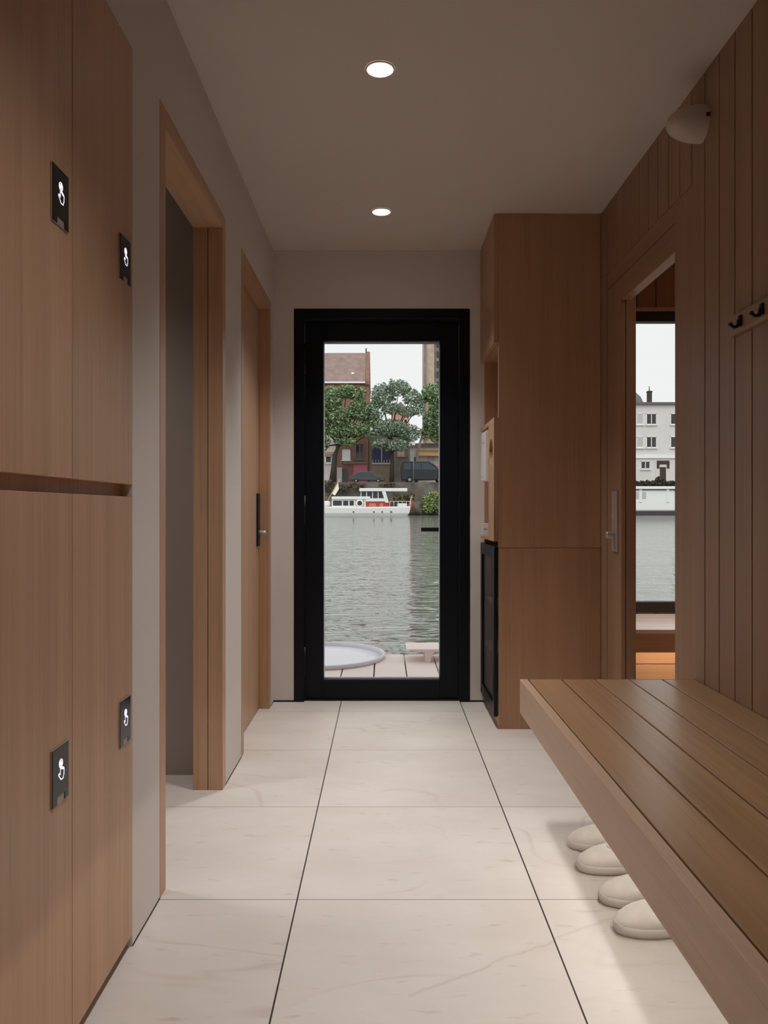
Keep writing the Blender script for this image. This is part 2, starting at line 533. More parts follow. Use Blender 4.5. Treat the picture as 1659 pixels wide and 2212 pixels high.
# room behind the open doorway
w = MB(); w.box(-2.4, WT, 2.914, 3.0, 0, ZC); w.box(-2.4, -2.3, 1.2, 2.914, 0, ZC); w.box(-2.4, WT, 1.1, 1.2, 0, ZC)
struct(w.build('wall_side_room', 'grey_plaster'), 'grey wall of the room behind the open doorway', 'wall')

# ------------------------------------------------------------------ entrance door
d4 = struct(empty('door_3', (0, YE, 0)), 'black framed glass door at the end of the corridor', 'door')
f0, f1, fz = -0.4165, 0.393, 1.9957
m = MB()
m.box(EX0, f0, YE - 0.004, YE + 0.115, 0, EZ, bev=0.002, seg=1); m.box(f1, EX1, YE - 0.004, YE + 0.115, 0, EZ, bev=0.002, seg=1)
m.box(f0, f1, YE - 0.004, YE + 0.115, fz, EZ, bev=0.002, seg=1); m.box(f0, f1, YE + 0.02, YE + 0.115, 0, 0.011)
m.build('door_frame', 'black', d4)
gx0, gx1, gz0, gz1 = -0.318, 0.293, 0.109, 1.886
l0, l1, lz0, lz1, ly0, ly1 = f0 + 0.003, f1 - 0.003, 0.014, fz - 0.004, YE + 0.028, YE + 0.10
m = MB()
m.box(l0, gx0, ly0, ly1, lz0, lz1, bev=0.002, seg=1); m.box(gx1, l1, ly0, ly1, lz0, lz1, bev=0.002, seg=1)
m.box(gx0, gx1, ly0, ly1, gz1, lz1); m.box(gx0, gx1, ly0, ly1, lz0, gz0)
leaf = m.build('door_leaf', 'black', d4)
box(gx0, gx1, YE + 0.062, YE + 0.068, gz0, gz1).build('glass_pane', 'glass', leaf)
m = MB(); e = 0.0035
m.box(gx0, gx0 + e, YE + 0.054, YE + 0.061, gz0, gz1); m.box(gx1 - e, gx1, YE + 0.054, YE + 0.061, gz0, gz1)
m.box(gx0, gx1, YE + 0.054, YE + 0.061, gz0, gz0 + 0.007); m.box(gx0, gx1, YE + 0.054, YE + 0.061, gz1 - e, gz1)
m.build('glazing_bead', 'daylit_edge', leaf)
m = MB(); m.box(0.199, 0.345, YE + 0.128, YE + 0.142, 0.884, 0.906, bev=0.003); m.box(0.325, 0.345, YE + 0.1005, YE + 0.128, 0.886, 0.904)
o = m.build('door_handle', 'black2', leaf); o['label'] = 'black lever handle seen through the glass'
for z0, z1 in ((1.71, 1.87), (0.93, 1.076), (0.135, 0.283)):
    MB().lathe([(0.0, z0), (0.008, z0), (0.008, z1), (0, z1)], (f0 + 0.001, YE + 0.0185, 0), 'z', 12).build('hinge', 'black2', d4)

# ------------------------------------------------------------------ right doorway and the cabin behind it
d3 = struct(empty('door_4', (XR, 2.936, 0)), 'brown doorway beside the tall cabinet looking into the window cabin', 'doorway')
J0, J1, JZ = 2.636, 3.235, 1.880
box(XR + 0.003, XR + 0.045, R0 + 0.002, J0, 0, HZ - 0.001, bev=0.001, seg=1).build('jamb', 'panel_z', d3)
box(XR + 0.003, XR + 0.030, J0, 3.43, 1.981, HZ - 0.001, bev=0.001, seg=1).build('door_head', 'panel_y', d3)
m = MB(); m.box(XR + 0.003, XR + 0.045, J0, J1, JZ, 1.977, bev=0.001, seg=1)
m.build('door_head', 'panel_y', d3)
m = MB(); m.box(XR + 0.003, 1.011, J1, 3.43, 0, 1.977, bev=0.001, seg=1); m.box(1.0145, 1.056, J1 + 0.0015, 3.43, 0, 1.977, bev=0.001, seg=1)
m.box(1.011, 1.0145, J1 + 0.008, 3.43, 0, 1.977)
lf = m.build('door_leaf', 'panel_z', d3)
h = box(XR - 0.006, XR + 0.003, 3.268, 3.340, 0.822, 1.082, bev=0.002).build('door_handle', 'steel', lf)
h['label'] = 'tall steel handle plate'
MB().lathe([(0.0, 0), (0.014, 0), (0.0155, -0.004), (0.0155, -0.030), (0.013, -0.034), (0.0, -0.034)], (XR - 0.006, 3.302, 0.893), 'x', 20).build('turn_knob', 'steel', h)
m = MB()
for zz in (0.968, 0.976): m.lathe([(0.004, 0), (0.004, -0.001), (0.0025, -0.001), (0.0025, 0)], (XR - 0.006, 3.322, zz), 'x', 14)
m.build('lock_ring', 'white_plastic', h)

CY = 4.10
w = MB()
wx0, wx1, wz0, wz1 = 1.16, 2.3, 0.458, 2.053
k = 0
x = 1.05
xs = [X(1417, CY) + BP * i for i in range(-5, 14)]
xs = [q for q in xs if 1.06 < q < 2.58]
e = [1.05] + xs + [2.6]
for a, c in zip(e, e[1:]):
    w.box(a + 0.002, c - 0.002, CY, CY + 0.03, 0, ZC) if (c < wx0 or a > wx1) else (w.box(a + 0.002, c - 0.002, CY, CY + 0.03, wz1 + 0.02, ZC), w.box(a + 0.002, c - 0.002, CY, CY + 0.03, 0, wz0))
cw = struct(w.build('wall_cabin', 'cabin_z'), 'red brown board wall above the cabin window', 'wall')
m = MB(); m.box(1.05, 2.6, CY + 0.02, CY + 0.05, wz1 + 0.02, ZC); m.box(1.05, 2.6, CY + 0.02, CY + 0.05, 0, wz0)
m.box(1.05, wx0, CY + 0.02, CY + 0.05, wz0, wz1 + 0.02); m.box(wx1, 2.6, CY + 0.02, CY + 0.05, wz0, wz1 + 0.02)
m.build('groove_backing', 'groove', cw)
m = MB(); m.box(1.031, 2.6, 2.1, 2.2, 0, ZC); m.box(2.5, 2.6, 2.2, CY, 0, ZC)
struct(m.build('wall_cabin_side', 'cabin_z'))
win = struct(empty('window_1', (1.7, CY, wz0)), 'dark framed cabin window over the river', 'window')
m = MB()
m.box(wx0, wx1, CY - 0.004, CY + 0.05, 2.0, wz1); m.box(wx0, wx1, CY - 0.004, CY + 0.05, wz0, 0.512)
m.box(wx0, wx0 + 0.05, CY - 0.004, CY + 0.05, 0.512, 2.0); m.box(wx1 - 0.05, wx1, CY - 0.004, CY + 0.05, 0.512, 2.0)
m.build('window_frame', plain('bronze_frame', rgb(44, 36, 28), 0.5), win)
box(wx0 + 0.05, wx1 - 0.05, CY + 0.02, CY + 0.026, 0.512, 2.0).build('window_pane', 'glass', win)
struct(box(wx0 - 0.02, wx1 + 0.02, CY - 0.012, CY + 0.005, wz1, wz1 + 0.02).build('trim_1', 'cabin_x'), 'thin wood strip above the cabin window', 'trim')
# bench inside the cabin
cb = tag(empty('cabin_bench', (1.7, 3.8, 0)), 'built in bench under the cabin window with warm light below', 'bench')
m = MB()
for i in range(6):
    y0 = 3.55 + i * 0.0905
    m.box(1.08, 2.48, y0, y0 + 0.087, 0.43, 0.45, bev=0.002, seg=1)
m.build('seat', wood('daylit_bench_wood', rgb(218, 196, 182), rgb(230, 212, 200), 'x', rough=0.2, spec=0.6), cb)  # seat colour paled to include the daylight from the window
box(1.08, 2.48, 3.552, 3.58, 0.344, 0.4295).build('front_board', 'cabin_x', cb)
m = MB(); m.box(1.08, 2.48, 3.74, 3.76, 0.255, 0.4295, bev=0.001, seg=1); m.box(1.08, 2.48, 3.74, 3.76, 0.0, 0.2515, bev=0.001, seg=1)
m.build('base_panel', wood('pale_panel_wood', rgb(206, 176, 146), rgb(218, 190, 162), 'x'), cb)
o = box(1.12, 2.44, 3.59, 3.605, 0.405, 0.412).build('led_strip', 'led', cb); o['label'] = 'warm glowing light strip'

# ------------------------------------------------------------------ lockers
YM = 1.4292
def icon_mesh(y0, z0, xf):
    """pointing-hand pictogram as a thin raised line drawing; y0,z0 = lower left of the pad"""
    m = MB(); s = 0.001; w_ = 0.0006
    def pt(a, c): return (y0 + 0.0215 + a * s, z0 + 0.040 + c * s)
    def stroke(p, wd=w_, close=False):
        q = p + [p[0]] if close else p
        for (a0, c0), (a1, c1) in zip(q, q[1:]):
            P0, P1 = Vector(pt(a0, c0)), Vector(pt(a1, c1)); d = P1 - P0
            if d.length < 1e-7: continue
            n = Vector((-d.y, d.x)).normalized() * wd; e_ = d.normalized() * wd * 0.7
            c = [P0 - e_ + n, P1 + e_ + n, P1 + e_ - n, P0 - e_ - n]
            m.prism([(v.x, v.y) for v in c], 'x', xf, xf + 0.0006)
    arc = lambda cx, cy, r, a0, a1, n: [(cx + r * math.cos(math.radians(a0 + (a1 - a0) * i / n)), cy + r * math.sin(math.radians(a0 + (a1 - a0) * i / n))) for i in range(n + 1)]
    stroke(arc(11, 29, 7.2, -60, 240, 18)); stroke(arc(11, 29, 4.4, -50, 230, 14), 0.0004)
    stroke([(8.8, 12), (8.8, 28)] + arc(11, 28, 2.2, 180, 0, 8) + [(13.2, 19), (13.2, 22), (16.8, 21), (17, 17), (17.2, 20.5), (20.6, 19.5), (20.8, 16.5), (21, 18.6), (24, 17.2), (24.6, 14), (24, 7), (20.5, 0), (11.5, 0), (8.5, 3.2), (1.6, 9.8), (1.8, 12.2), (3.6, 12.8), (8.8, 9.5)], 0.0008)
    return m


def make_locker(y0, y1, z0, z1, label, pad_y, pad_z):
    r = tag(empty('locker', (XL, (y0 + y1) / 2, z0)), label, 'locker', 'oak lockers with touch pads')
    m = MB(); xb, xf = -1.0, XL - 0.0222
    m.box(xb, xf, y0 + 0.0005, y0 + 0.016, z0, z1); m.box(xb, xf, y1 - 0.016, y1 - 0.0005, z0, z1)
    m.box(xb, xf, y0 + 0.016, y1 - 0.016, z1 - 0.016, z1); m.box(xb, xf, y0 + 0.016, y1 - 0.016, z0, z0 + 0.05)
    m.box(xb, xb + 0.01, y0 + 0.016, y1 - 0.016, z0 + 0.05, z1 - 0.016)
    m.build('body', 'oak_z', r)
    dz0, dz1 = (z0 + 0.027, z1) if z0 > 1 else (z0, z1 - 0.001)
    d = box(XL - 0.022, XL, y0 + 0.0012, y1 - 0.0012, dz0, dz1, bev=0.0008, seg=1).build('door', 'oak_z', r)
    # touch pad with a notched lower edge
    H, W = 0.099, 0.067
    p = MB(); p.box(XL, XL + 0.0022, pad_y - 0.0012, pad_y + W + 0.0012, pad_z - 0.0012, pad_z + H + 0.0012, bev=0.0006, seg=1)
    p = p.build('touch_pad', 'grey_tab', r); p['label'] = 'black touch pad with white pointing hand sign'
    a, b_ = 0.28 * W, 0.75 * W
    MB().prism([(pad_y, pad_z), (pad_y + a, pad_z), (pad_y + a, pad_z + 0.013), (pad_y + b_, pad_z + 0.013), (pad_y + b_, pad_z), (pad_y + W, pad_z), (pad_y + W, pad_z + H), (pad_y, pad_z + H)], 'x', XL + 0.0022, XL + 0.0034).build('screen', 'screen', p)
    icon_mesh(pad_y, pad_z, XL + 0.0034).build('hand_sign', 'icon', p)
    return r


ZS = 1.031
ZB = 0.027
make_locker(YM, LK1, ZS, LKz - 0.002, 'upper oak locker beside the plaster wall', 1.681, 1.5045)
make_locker(LK0, YM, ZS, LKz - 0.002, 'upper oak locker at the left picture edge', 1.3375, 1.5045)
make_locker(YM, LK1, ZB, ZS, 'lower oak locker beside the plaster wall', 1.681, 0.4815)
make_locker(LK0, YM, ZB, ZS, 'lower oak locker at the left picture edge', 1.3375, 0.4815)
struct(box(-1.0, XL - 0.03, LK0, LK1, 0, ZB).build('baseboard_lockers', 'shadowgap'), 'low recessed plinth under the lockers', 'baseboard')

# ------------------------------------------------------------------ ceiling lights
def downlight(y, label):
    r = tag(empty('ceiling_light', (-0.012, y, ZC)), label, 'light', 'round recessed ceiling downlights')
    MB().lathe([(0.0405, -0.0005), (0.0405, -0.004), (0.0445, -0.003), (0.0455, -0.0002)], (-0.012, y, ZC), 'z', 40).build('ring', 'trimwhite', r)
    MB().lathe([(0.0, -0.0035), (0.030, -0.0035), (0.0405, -0.002), (0.0405, 0.0), (0.0, 0.0)], (-0.012, y, ZC), 'z', 40).build('lens', 'glow', r)


downlight(2.369, 'round lit ceiling downlight nearest the viewer')
downlight(3.501, 'smaller looking round lit ceiling downlight near the glass door')

# ------------------------------------------------------------------ wall lamp
wl = tag(empty('wall_lamp', (XR, 2.398, 1.505)), 'unlit white dome wall lamp high on the board wall', 'lamp')
LC = (XR, 2.400, Z(268, 2.40))
prof = [(0.0, -0.113)]
for i in range(1, 13):
    a = i / 12 * PI / 2
    prof.append((0.0565 * math.sin(a), -0.113 * math.cos(a) ** 0.9 if i < 12 else 0.0))
MB().lathe(prof, LC, 'x', 40).build('dome', 'lamp_white', wl)
MB().lathe([(0.0, -0.006), (0.05, -0.006), (0.05, -0.0005), (0, -0.0005)], LC, 'x', 32).build('back_plate', 'groove', wl)
box(XR - 0.012, XR - 0.002, 2.338, 2.346, LC[2] - 0.004, LC[2] + 0.006).build('screw_tab', 'groove', wl)

# ------------------------------------------------------------------ coat rack
cr = tag(empty('coat_rack', (XR, 2.05, 1.487)), 'wood coat rail with two black hooks on the board wall', 'coat rack')
MB().prism([(XR - 0.019, 1.494), (XR - 0.019, 1.541), (XR, 1.541), (XR, 1.487), (XR - 0.014, 1.487)], 'y', 1.80, 2.176, bev=0.0008).build('rail', 'panel_y', cr)
for yy in (2.100, 1.979):
    m = MB(); xp = XR - 0.0192
    m.box(xp - 0.007, xp, yy - 0.008, yy + 0.008, 1.499, 1.530, bev=0.003)
    m.tube([(xp - 0.005, yy, 1.508), (xp - 0.010, yy, 1.500), (xp - 0.018, yy, 1.497), (xp - 0.025, yy, 1.500), (xp - 0.028, yy, 1.504)], [0.0065, 0.0052, 0.0045, 0.0042, 0.0044], 10)
    m.lathe([(0.0, -0.006), (0.0045, -0.004), (0.006, 0), (0.0045, 0.004), (0.0, 0.006)], (xp - 0.0285, yy, 1.5045), 'z', 12)
    m.tube([(xp - 0.005, yy, 1.513), (xp - 0.011, yy, 1.514)], [0.005, 0.004], 8)
    m.build('hook', 'black2', cr)

# ------------------------------------------------------------------ bench
BX, BZ, BZ0, BY = 0.432, 0.462, 0.3545, 2.456
bn = tag(empty('bench', (0.71, 1.4, 0)), 'long slatted wooden bench along the board wall', 'bench')
BY0 = 0.25
xs = [BX + 0.0265] + [X(q, BY) * 0.538 / 0.538 for q in (1213, 1285, 1358, 1430)] + [XR - 0.001]
xs = [BX + 0.0265] + [(q - U0) * BY / F for q in (1213, 1285, 1358, 1430)] + [XR - 0.001]
box(BX, BX + 0.0245, BY0, BY, BZ0, BZ, bev=0.0015).build('front_board', 'benchfront_y', bn)
for a, c in zip(xs, xs[1:]):
    box(a + 0.0022, c - 0.0022, BY0, BY - 0.0045, BZ - 0.026, BZ - 0.0005, bev=0.0018).build('seat_slat', 'bench_y', bn)
box(BX + 0.0245, XR - 0.001, BY - 0.004, BY, BZ0, BZ, bev=0.001, seg=1).build('end_board', 'bench_y', bn)
box(BX + 0.0245, XR - 0.001, BY0, BY - 0.005, BZ0 + 0.014, BZ - 0.0265).build('seat_frame', 'groove', bn)
o = box(0.640, 0.652, 0.4, 2.36, BZ0 + 0.006, BZ0 + 0.0135).build('led_strip', 'led2', bn)
o['label'] = 'warm light strip under the seat'
for yy in (0.6, 1.45, 2.25):
    MB().prism([(XR - 0.001, BZ0 + 0.0135), (XR - 0.001, 0.20), (XR - 0.04, 0.20), (0.70, BZ0 + 0.0135)], 'y', yy - 0.015, yy + 0.015).build('bracket', 'black2', bn)

# ------------------------------------------------------------------ slippers
SL = 0.27
def half_w(t):
    if t < 0.36: a = 0.0505 * max(0.0, 1 - (1 - t / 0.36) ** 2.1) ** 0.5
    elif t < 0.62: a = 0.0505 - 0.0085 * (0.5 - 0.5 * math.cos((t - 0.36) / 0.26 * PI))
    elif t < 0.85: a = 0.042
    else: a = 0.042 * max(0.0, 1 - ((t - 0.85) / 0.15) ** 2.2) ** 0.5
    return a * 1.09
def bend(t): return 0.010 * math.sin(PI * min(1, t / 0.75))


def make_slipper(label):
    r = tag(empty('slipper', (0, 0, 0)), label, 'slipper', 'pale felt slippers under the bench')
    ts = [0, 0.006, 0.02, 0.045, 0.08, 0.12, 0.17, 0.23, 0.3, 0.36, 0.43, 0.5, 0.58, 0.66, 0.75, 0.85, 0.9, 0.94, 0.97, 0.99, 1.0]
    # padded sole: rounded edge all round
    rows = []
    for (ins, z) in ((0.010, 0.0015), (0.003, 0.003), (0.0, 0.011), (0.0005, 0.020), (0.004, 0.026), (0.012, 0.028)):
        ring = []
        for sgn in (1, -1):
            for t in (ts if sgn > 0 else ts[::-1]):
                wv = max(0.0, half_w(t) - ins)
                tt = min(max(t, ins / SL), 1 - ins / SL)
                ring.append((tt * SL, sgn * wv + bend(t), z))
        rows.append(ring)
    m = MB(); m.grid(rows, closed=True)
    b2 = bmesh.new()
    for ring in (rows[0], rows[-1]):
        n = len(ring) // 2
        top = [b2.verts.new(p) for p in ring[:n]]; bot = [b2.verts.new(p) for p in ring[n:][::-1]]
        for i in range(n - 1):
            b2.faces.new((top[i], top[i + 1], bot[i + 1], bot[i]))
    bmesh.ops.remove_doubles(b2, verts=b2.verts[:], dist=1e-6)
    m._add(b2); m.build('sole', 'felt2', r)
    # vamp
    rows = []; rim = []
    NT, NA = 26, 28
    for j in range(NA + 1):
        th = PI * j / NA
        c, s = math.cos(th), math.sin(th)
        tmax = 0.335 + 0.27 * abs(c) ** 1.5
        row = []
        for i in range(NT + 1):
            t = 0.006 + (tmax - 0.006) * (i / NT) ** 1.3
            wv = half_w(t) - 0.003
            hh = 0.047 * (min(1.0, t / 0.36)) ** 0.42
            y = wv * (1 if c >= 0 else -1) * abs(c) ** 0.85 + bend(t)
            z = 0.021 + (hh - 0.008) * s ** 0.75
            row.append((t * SL, y, z))
        rows.append(row); rim.append(row[-1])
    m = MB(); m.grid(rows)
    u = m.build('upper', 'felt', r)
    sm = u.modifiers.new('thickness', 'SOLIDIFY'); sm.thickness = 0.004; sm.offset = -1
    # fleece collar and insole
    m = MB(); m.tube([(p[0] + 0.002, p[1] * 0.97, p[2] - 0.001) for p in rim], 0.0052, 8)
    rows = []
    for i, t in enumerate([0.2 + 0.78 * q / 14 for q in range(15)]):
        wv = max(0.004, half_w(t) - 0.006)
        rows.append([(t * SL, wv * q / 3 + bend(t), 0.0295 + 0.002 * (q / 3) ** 2) for q in range(-3, 4)])
    m.grid(rows); m.build('lining', 'fleece', r)
    return r


s0 = make_slipper('nearest pale felt slipper under the bench')
spots = [((0.545, 1.832, 0), 3), ((0.548, 1.972, 0), -2), ((0.535, 2.145, 0), 3), ((0.545, 2.292, 0), -2)]
labels = ['nearest pale felt slipper under the bench', 'second pale felt slipper from the viewer, beside the nearest one',
          'third pale felt slipper from the viewer, near one of the far pair', 'farthest pale felt slipper, mostly hidden behind its mate']
for i, ((loc, a), lb) in enumerate(zip(spots, labels)):
    s = s0 if i == 0 else copy_tree(s0)
    s.location = loc; s.rotation_euler.z = math.radians(a); s['label'] = lb

# ------------------------------------------------------------------ tall cabinet
CX, CD, CY0, CYB, CZ = 0.5225, 0.5015, 3.523, 4.022, 0.826
tc_ = tag(empty('tall_cabinet', (0.75, 3.77, 0)), 'tall brown wood cabinet with niche beside the glass door', 'cabinet')
XB = XR - 0.002
m = MB()      # upper carcass: sides, back, shelf boards
m.box(CX, XB, CY0, CY0 + 0.018, CZ + 0.0015, ZC - 0.001); m.box(CX, XB, CYB - 0.012, CYB, CZ + 0.0015, ZC - 0.001)
m.box(XB - 0.1, XB, CY0 + 0.018, CYB - 0.012, CZ + 0.0015, ZC - 0.001)
m.build('upper_body', 'cab_z', tc_)
m = MB()
m.box(CX, XB, CY0, CY0 + 0.018, 0.0, CZ - 0.0005); m.box(CX, XB, CYB - 0.012, CYB, 0.0, CZ - 0.0005)
m.box(XB - 0.1, XB, CY0 + 0.018, CYB - 0.012, 0.0, CZ - 0.0005); m.box(CX + 0.004, XB - 0.1, CY0 + 0.018, CYB - 0.012, 0.0, 0.05)
m.box(CX + 0.003, XB - 0.1, CY0 + 0.018, CYB - 0.012, CZ - 0.02, CZ - 0.0005)
m.build('lower_body', 'cab_z', tc_)
m = MB(); yi0, yi1 = CY0 + 0.0185, CYB - 0.0125
m.box(CX + 0.001, XB - 0.101, yi0, yi1, 1.764, 1.782); m.build('shelf', 'cab_z', tc_)
box(CD + 0.001, XB - 0.101, yi0, yi1, 1.405, 1.424).build('shelf', 'oak_y', tc_)
box(CD, CX - 0.0005, CY0 + 0.001, CYB, 1.764, ZC - 0.002, bev=0.001, seg=1).build('upper_door', 'cab_z', tc_)
# panel with a round hole, and the bottom board
yh, zh, rh = 3.622, 1.0 + 126 * 3.622 / F, 0.0595
b = bmesh.new()
yp0, yp1, zp0, zp1 = CY0 + 0.001, 3.711, 0.8565, 1.423
rows = {}
for xx in (CD, CX - 0.0008):
    inner = [(yh + rh * math.cos(2 * PI * k / 32), zh + rh * math.sin(2 * PI * k / 32)) for k in range(32)]
    outer = []
    for k in range(32):
        a = 2 * PI * k / 32; c, s = math.cos(a), math.sin(a)
        ry = (yp1 - yh if c > 0 else yh - yp0) / max(abs(c), 1e-9); rz = (zp1 - zh if s > 0 else zh - zp0) / max(abs(s), 1e-9)
        q = min(ry, rz); outer.append((yh + q * c, zh + q * s))
    rows[xx] = ([b.verts.new((xx,) + p) for p in inner], [b.verts.new((xx,) + p) for p in outer])
corners = {}
for xx, (i_, o_) in rows.items():
    for k in range(32): b.faces.new((i_[k], i_[(k + 1) % 32], o_[(k + 1) % 32], o_[k]))
(a_i, a_o), (b_i, b_o) = rows[CD], rows[CX - 0.0008]
for k in range(32):
    b.faces.new((a_i[k], a_i[(k + 1) % 32], b_i[(k + 1) % 32], b_i[k])); b.faces.new((a_o[k], a_o[(k + 1) % 32], b_o[(k + 1) % 32], b_o[k]))
# fill the four corner triangles
for xx, (i_, o_) in rows.items():
    for cy in (yp0, yp1):
        for cz in (zp0, zp1):
            best = None
            for k in range(32):
                p, q = o_[k].co, o_[(k + 1) % 32].co
                hp = (abs(p.y - cy) < 1e-6, abs(p.z - cz) < 1e-6); hq = (abs(q.y - cy) < 1e-6, abs(q.z - cz) < 1e-6)
                if (hp[0] and hq[1] and not hq[0]) or (hp[1] and hq[0] and not hp[0]): best = k
            if best is not None:
                v = b.verts.new((xx, cy, cz)); b.faces.new((o_[best], o_[(best + 1) % 32], v))
bmesh.ops.recalc_face_normals(b, faces=b.faces[:])
m = MB(); m._add(b); m.build('hole_panel', 'cab_z', tc_)
box(CD, XB - 0.101, 3.7115, yi1, 0.8565, 0.868).build('shelf', 'cab_z', tc_)
box(CX + 0.012, CX + 0.02, yi0, 3.80, 0.868, 1.404).build('inner_panel', 'cab_z', tc_)
# glazed lower door
gz = tc_
zd0, zd1 = 0.055, 0.832
yd0, yd1 = CY0 + 0.001, CYB - 0.002
m = MB(); fw = 0.055
m.box(CD, CX - 0.004, yd0, yd0 + fw, zd0, zd1, bev=0.004); m.box(CD, CX - 0.004, yd1 - fw, yd1, zd0, zd1, bev=0.004)
m.box(CD + 0.0005, CX - 0.0045, yd0 + fw, yd1 - fw, zd0, zd0 + fw); m.box(CD + 0.0005, CX - 0.0045, yd0 + fw, yd1 - fw, zd1 - fw, zd1)
gd = m.build('glass_door', 'black', tc_); gd['label'] = 'black framed smoked glass door'
box(CD + 0.006, CD + 0.010, yd0 + fw, yd1 - fw, zd0 + fw, zd1 - fw).build('pane', 'smoke_glass', gd)
for zz in (0.553, 0.327):
    box(CX + 0.002, XB - 0.101, yi0, yi1, zz - 0.018, zz).build('shelf', 'oak_y', tc_)

# things in the cabinet's niche
dp = tag(empty('wall_dispenser', (0.52, 3.845, 1.14)), 'white upright dispenser hanging in the cabinet niche', 'dispenser')
MB().prism([(0.4935, 1.145), (0.4985, 1.138), (0.531, 1.145), (0.531, 1.395), (0.4975, 1.388), (0.4935, 1.380)], 'y', 3.765, 3.93, bev=0.0022).build('case', 'white_plastic', dp)
for q in ((3.82, 3.842, 1.328, 1.337), (3.87, 3.888, 1.163, 1.168), (3.785, 3.79, 1.163, 1.176)):
    box(0.4929, 0.4936, *q).build('printed_mark', 'mark', dp)
bx = tag(empty('small_box', (0.515, 3.98, 0.868)), 'small white box standing on the cabinet shelf below the dispenser', 'box')
box(0.5035, 0.536, 3.955, 4.005, 0.8682, 0.932, bev=0.0015).build('carton', 'white_plastic', bx)
box(0.511, 0.528, 3.9543, 3.9551, 0.900, 0.9035).build('printed_mark', 'mark', bx)

# ------------------------------------------------------------------ outdoors: deck, tub, lounger
DZ = -0.02
PW = 72.0 * 4.85 / F * (1.02 / 1.05)
m = MB()
x0 = -22.3 * (1.02 * F / 362) / F
for i in range(-14, 16):
    a = x0 + i * PW
    m.box(a + 0.004, a + PW - 0.004, 4.15, 5.45, DZ - 0.05, DZ, bev=0.002, seg=1)
dk = struct(m.build('deck', 'deck'), 'pale deck boards outside the glass door', 'deck')
box(x0 - 14 * PW, x0 + 16 * PW, 4.15, 5.44, DZ - 0.16, DZ - 0.052).build('deck_frame', 'groove', dk)
tb = tag(empty('hot_tub', (-0.448, 5.352, DZ)), 'round white tub with grey rim on the deck', 'tub')
tc0 = (-0.448, 5.352, 0)
MB().lathe([(0.40, DZ + 0.001), (0.452, DZ + 0.001), (0.458, 0.004), (0.455, 0.010), (0.443, 0.010), (0.440, 0.004), (0.438, -0.019)], tc0, 'z', 64).build('rim', 'tub_rim', tb)
MB().lathe([(0.0, -0.015), (0.3, -0.016), (0.437, -0.018), (0.437, DZ + 0.0006), (0, DZ + 0.0006)], tc0, 'z', 64).build('cover', 'tub_in', tb)
lg = tag(empty('sun_lounger', (0.62, 5.2, DZ)), 'low white lounger on the deck right of the tub', 'lounger')
yl = 5.16
xa, xc, xd = X(878, yl), X(918, yl), X(931, yl)
zt, zb = Z(1402.5, yl), Z(1407, yl)
MB().prism([(xa, zt - 0.004), (xa + 0.02, zt), (1.3, zt), (1.3, zb - 0.003), (xa + 0.08, zb - 0.003), (xa + 0.01, zb + 0.006)], 'y', yl, yl + 0.26).build('seat', 'lounge', lg)
for y0 in (yl + 0.002, yl + 0.225):
    p = [(xc - 0.004, zb - 0.0035), (xc + 0.003, DZ + 0.001), (xd - 0.003, DZ + 0.001)]
    for i in range(9):
        a = i / 8 * PI / 2
        p.append((xd + 0.036 - 0.036 * math.cos(a), DZ + 0.02 + (zb - 0.0035 - DZ - 0.02) * math.sin(a)))
    MB().prism(p, 'y', y0, y0 + 0.03).build('leg', 'lounge', lg)
MB().box(1.22, 1.27, yl + 0.02, yl + 0.24, DZ + 0.001, zb - 0.0035).build('leg', 'lounge', lg)

# ------------------------------------------------------------------ river and far bank
ZW = -0.15
m = MB(); m.grid([[(-120, 5.2, ZW), (160, 5.2, ZW)], [(-120, 170, ZW), (160, 170, ZW)]], smooth=False)
struct(m.build('river_water', 'water'), 'grey rippled river between the deck and the far quay', 'river')
YQ = 169.0
ZQ = Z(1041, YQ)
m = MB()
m.prism([(YQ, ZW - 0.5), (YQ + 1.2, ZQ * 0.55), (YQ + 1.8, ZQ), (YQ + 3, ZQ), (YQ + 3, ZW - 0.5)], 'x', -60, 110)
struct(m.build('quay_wall', 'quay'), 'dark stained stone quay wall along the far bank', 'quay')
struct(box(-60, 110, YQ + 3, 260, ZQ - 0.5, ZQ - 0.01).build('quay_road', 'road'), 'road along the top of the far quay', 'road')

rnd = random.Random(5)


def leaf_cloud(m, blobs, n, size, r):
    b = m.bm
    tot = sum((q[3] * q[4] * q[5]) ** 0.8 for q in blobs)
    for (cx, cy, cz, rx, ry, rz) in blobs:
        k = max(8, int(n * (rx * ry * rz) ** 0.8 / tot))
        for _ in range(k):
            while True:
                d = Vector((r.uniform(-1, 1), r.uniform(-1, 1), r.uniform(-1, 1)))
                if 0.15 < d.length < 1: break
            p = Vector((cx + d.x * rx, cy + d.y * ry, cz + d.z * rz))
            s = size * r.uniform(0.6, 1.3)
            a = Vector((r.gauss(0, 1), r.gauss(0, 1), r.gauss(0, 0.7))).normalized()
            c = a.cross(Vector((r.gauss(0, 1), r.gauss(0, 1), r.gauss(0, 1)))).normalized()
            nrm = a.cross(c) * s * 0.25
            v = [b.verts.new(p - a * s), b.verts.new(p + c * s * 0.55 + nrm), b.verts.new(p + a * s), b.verts.new(p - c * s * 0.55 + nrm)]
            b.faces.new((v[0], v[1], v[2])); b.faces.new((v[0], v[2], v[3]))


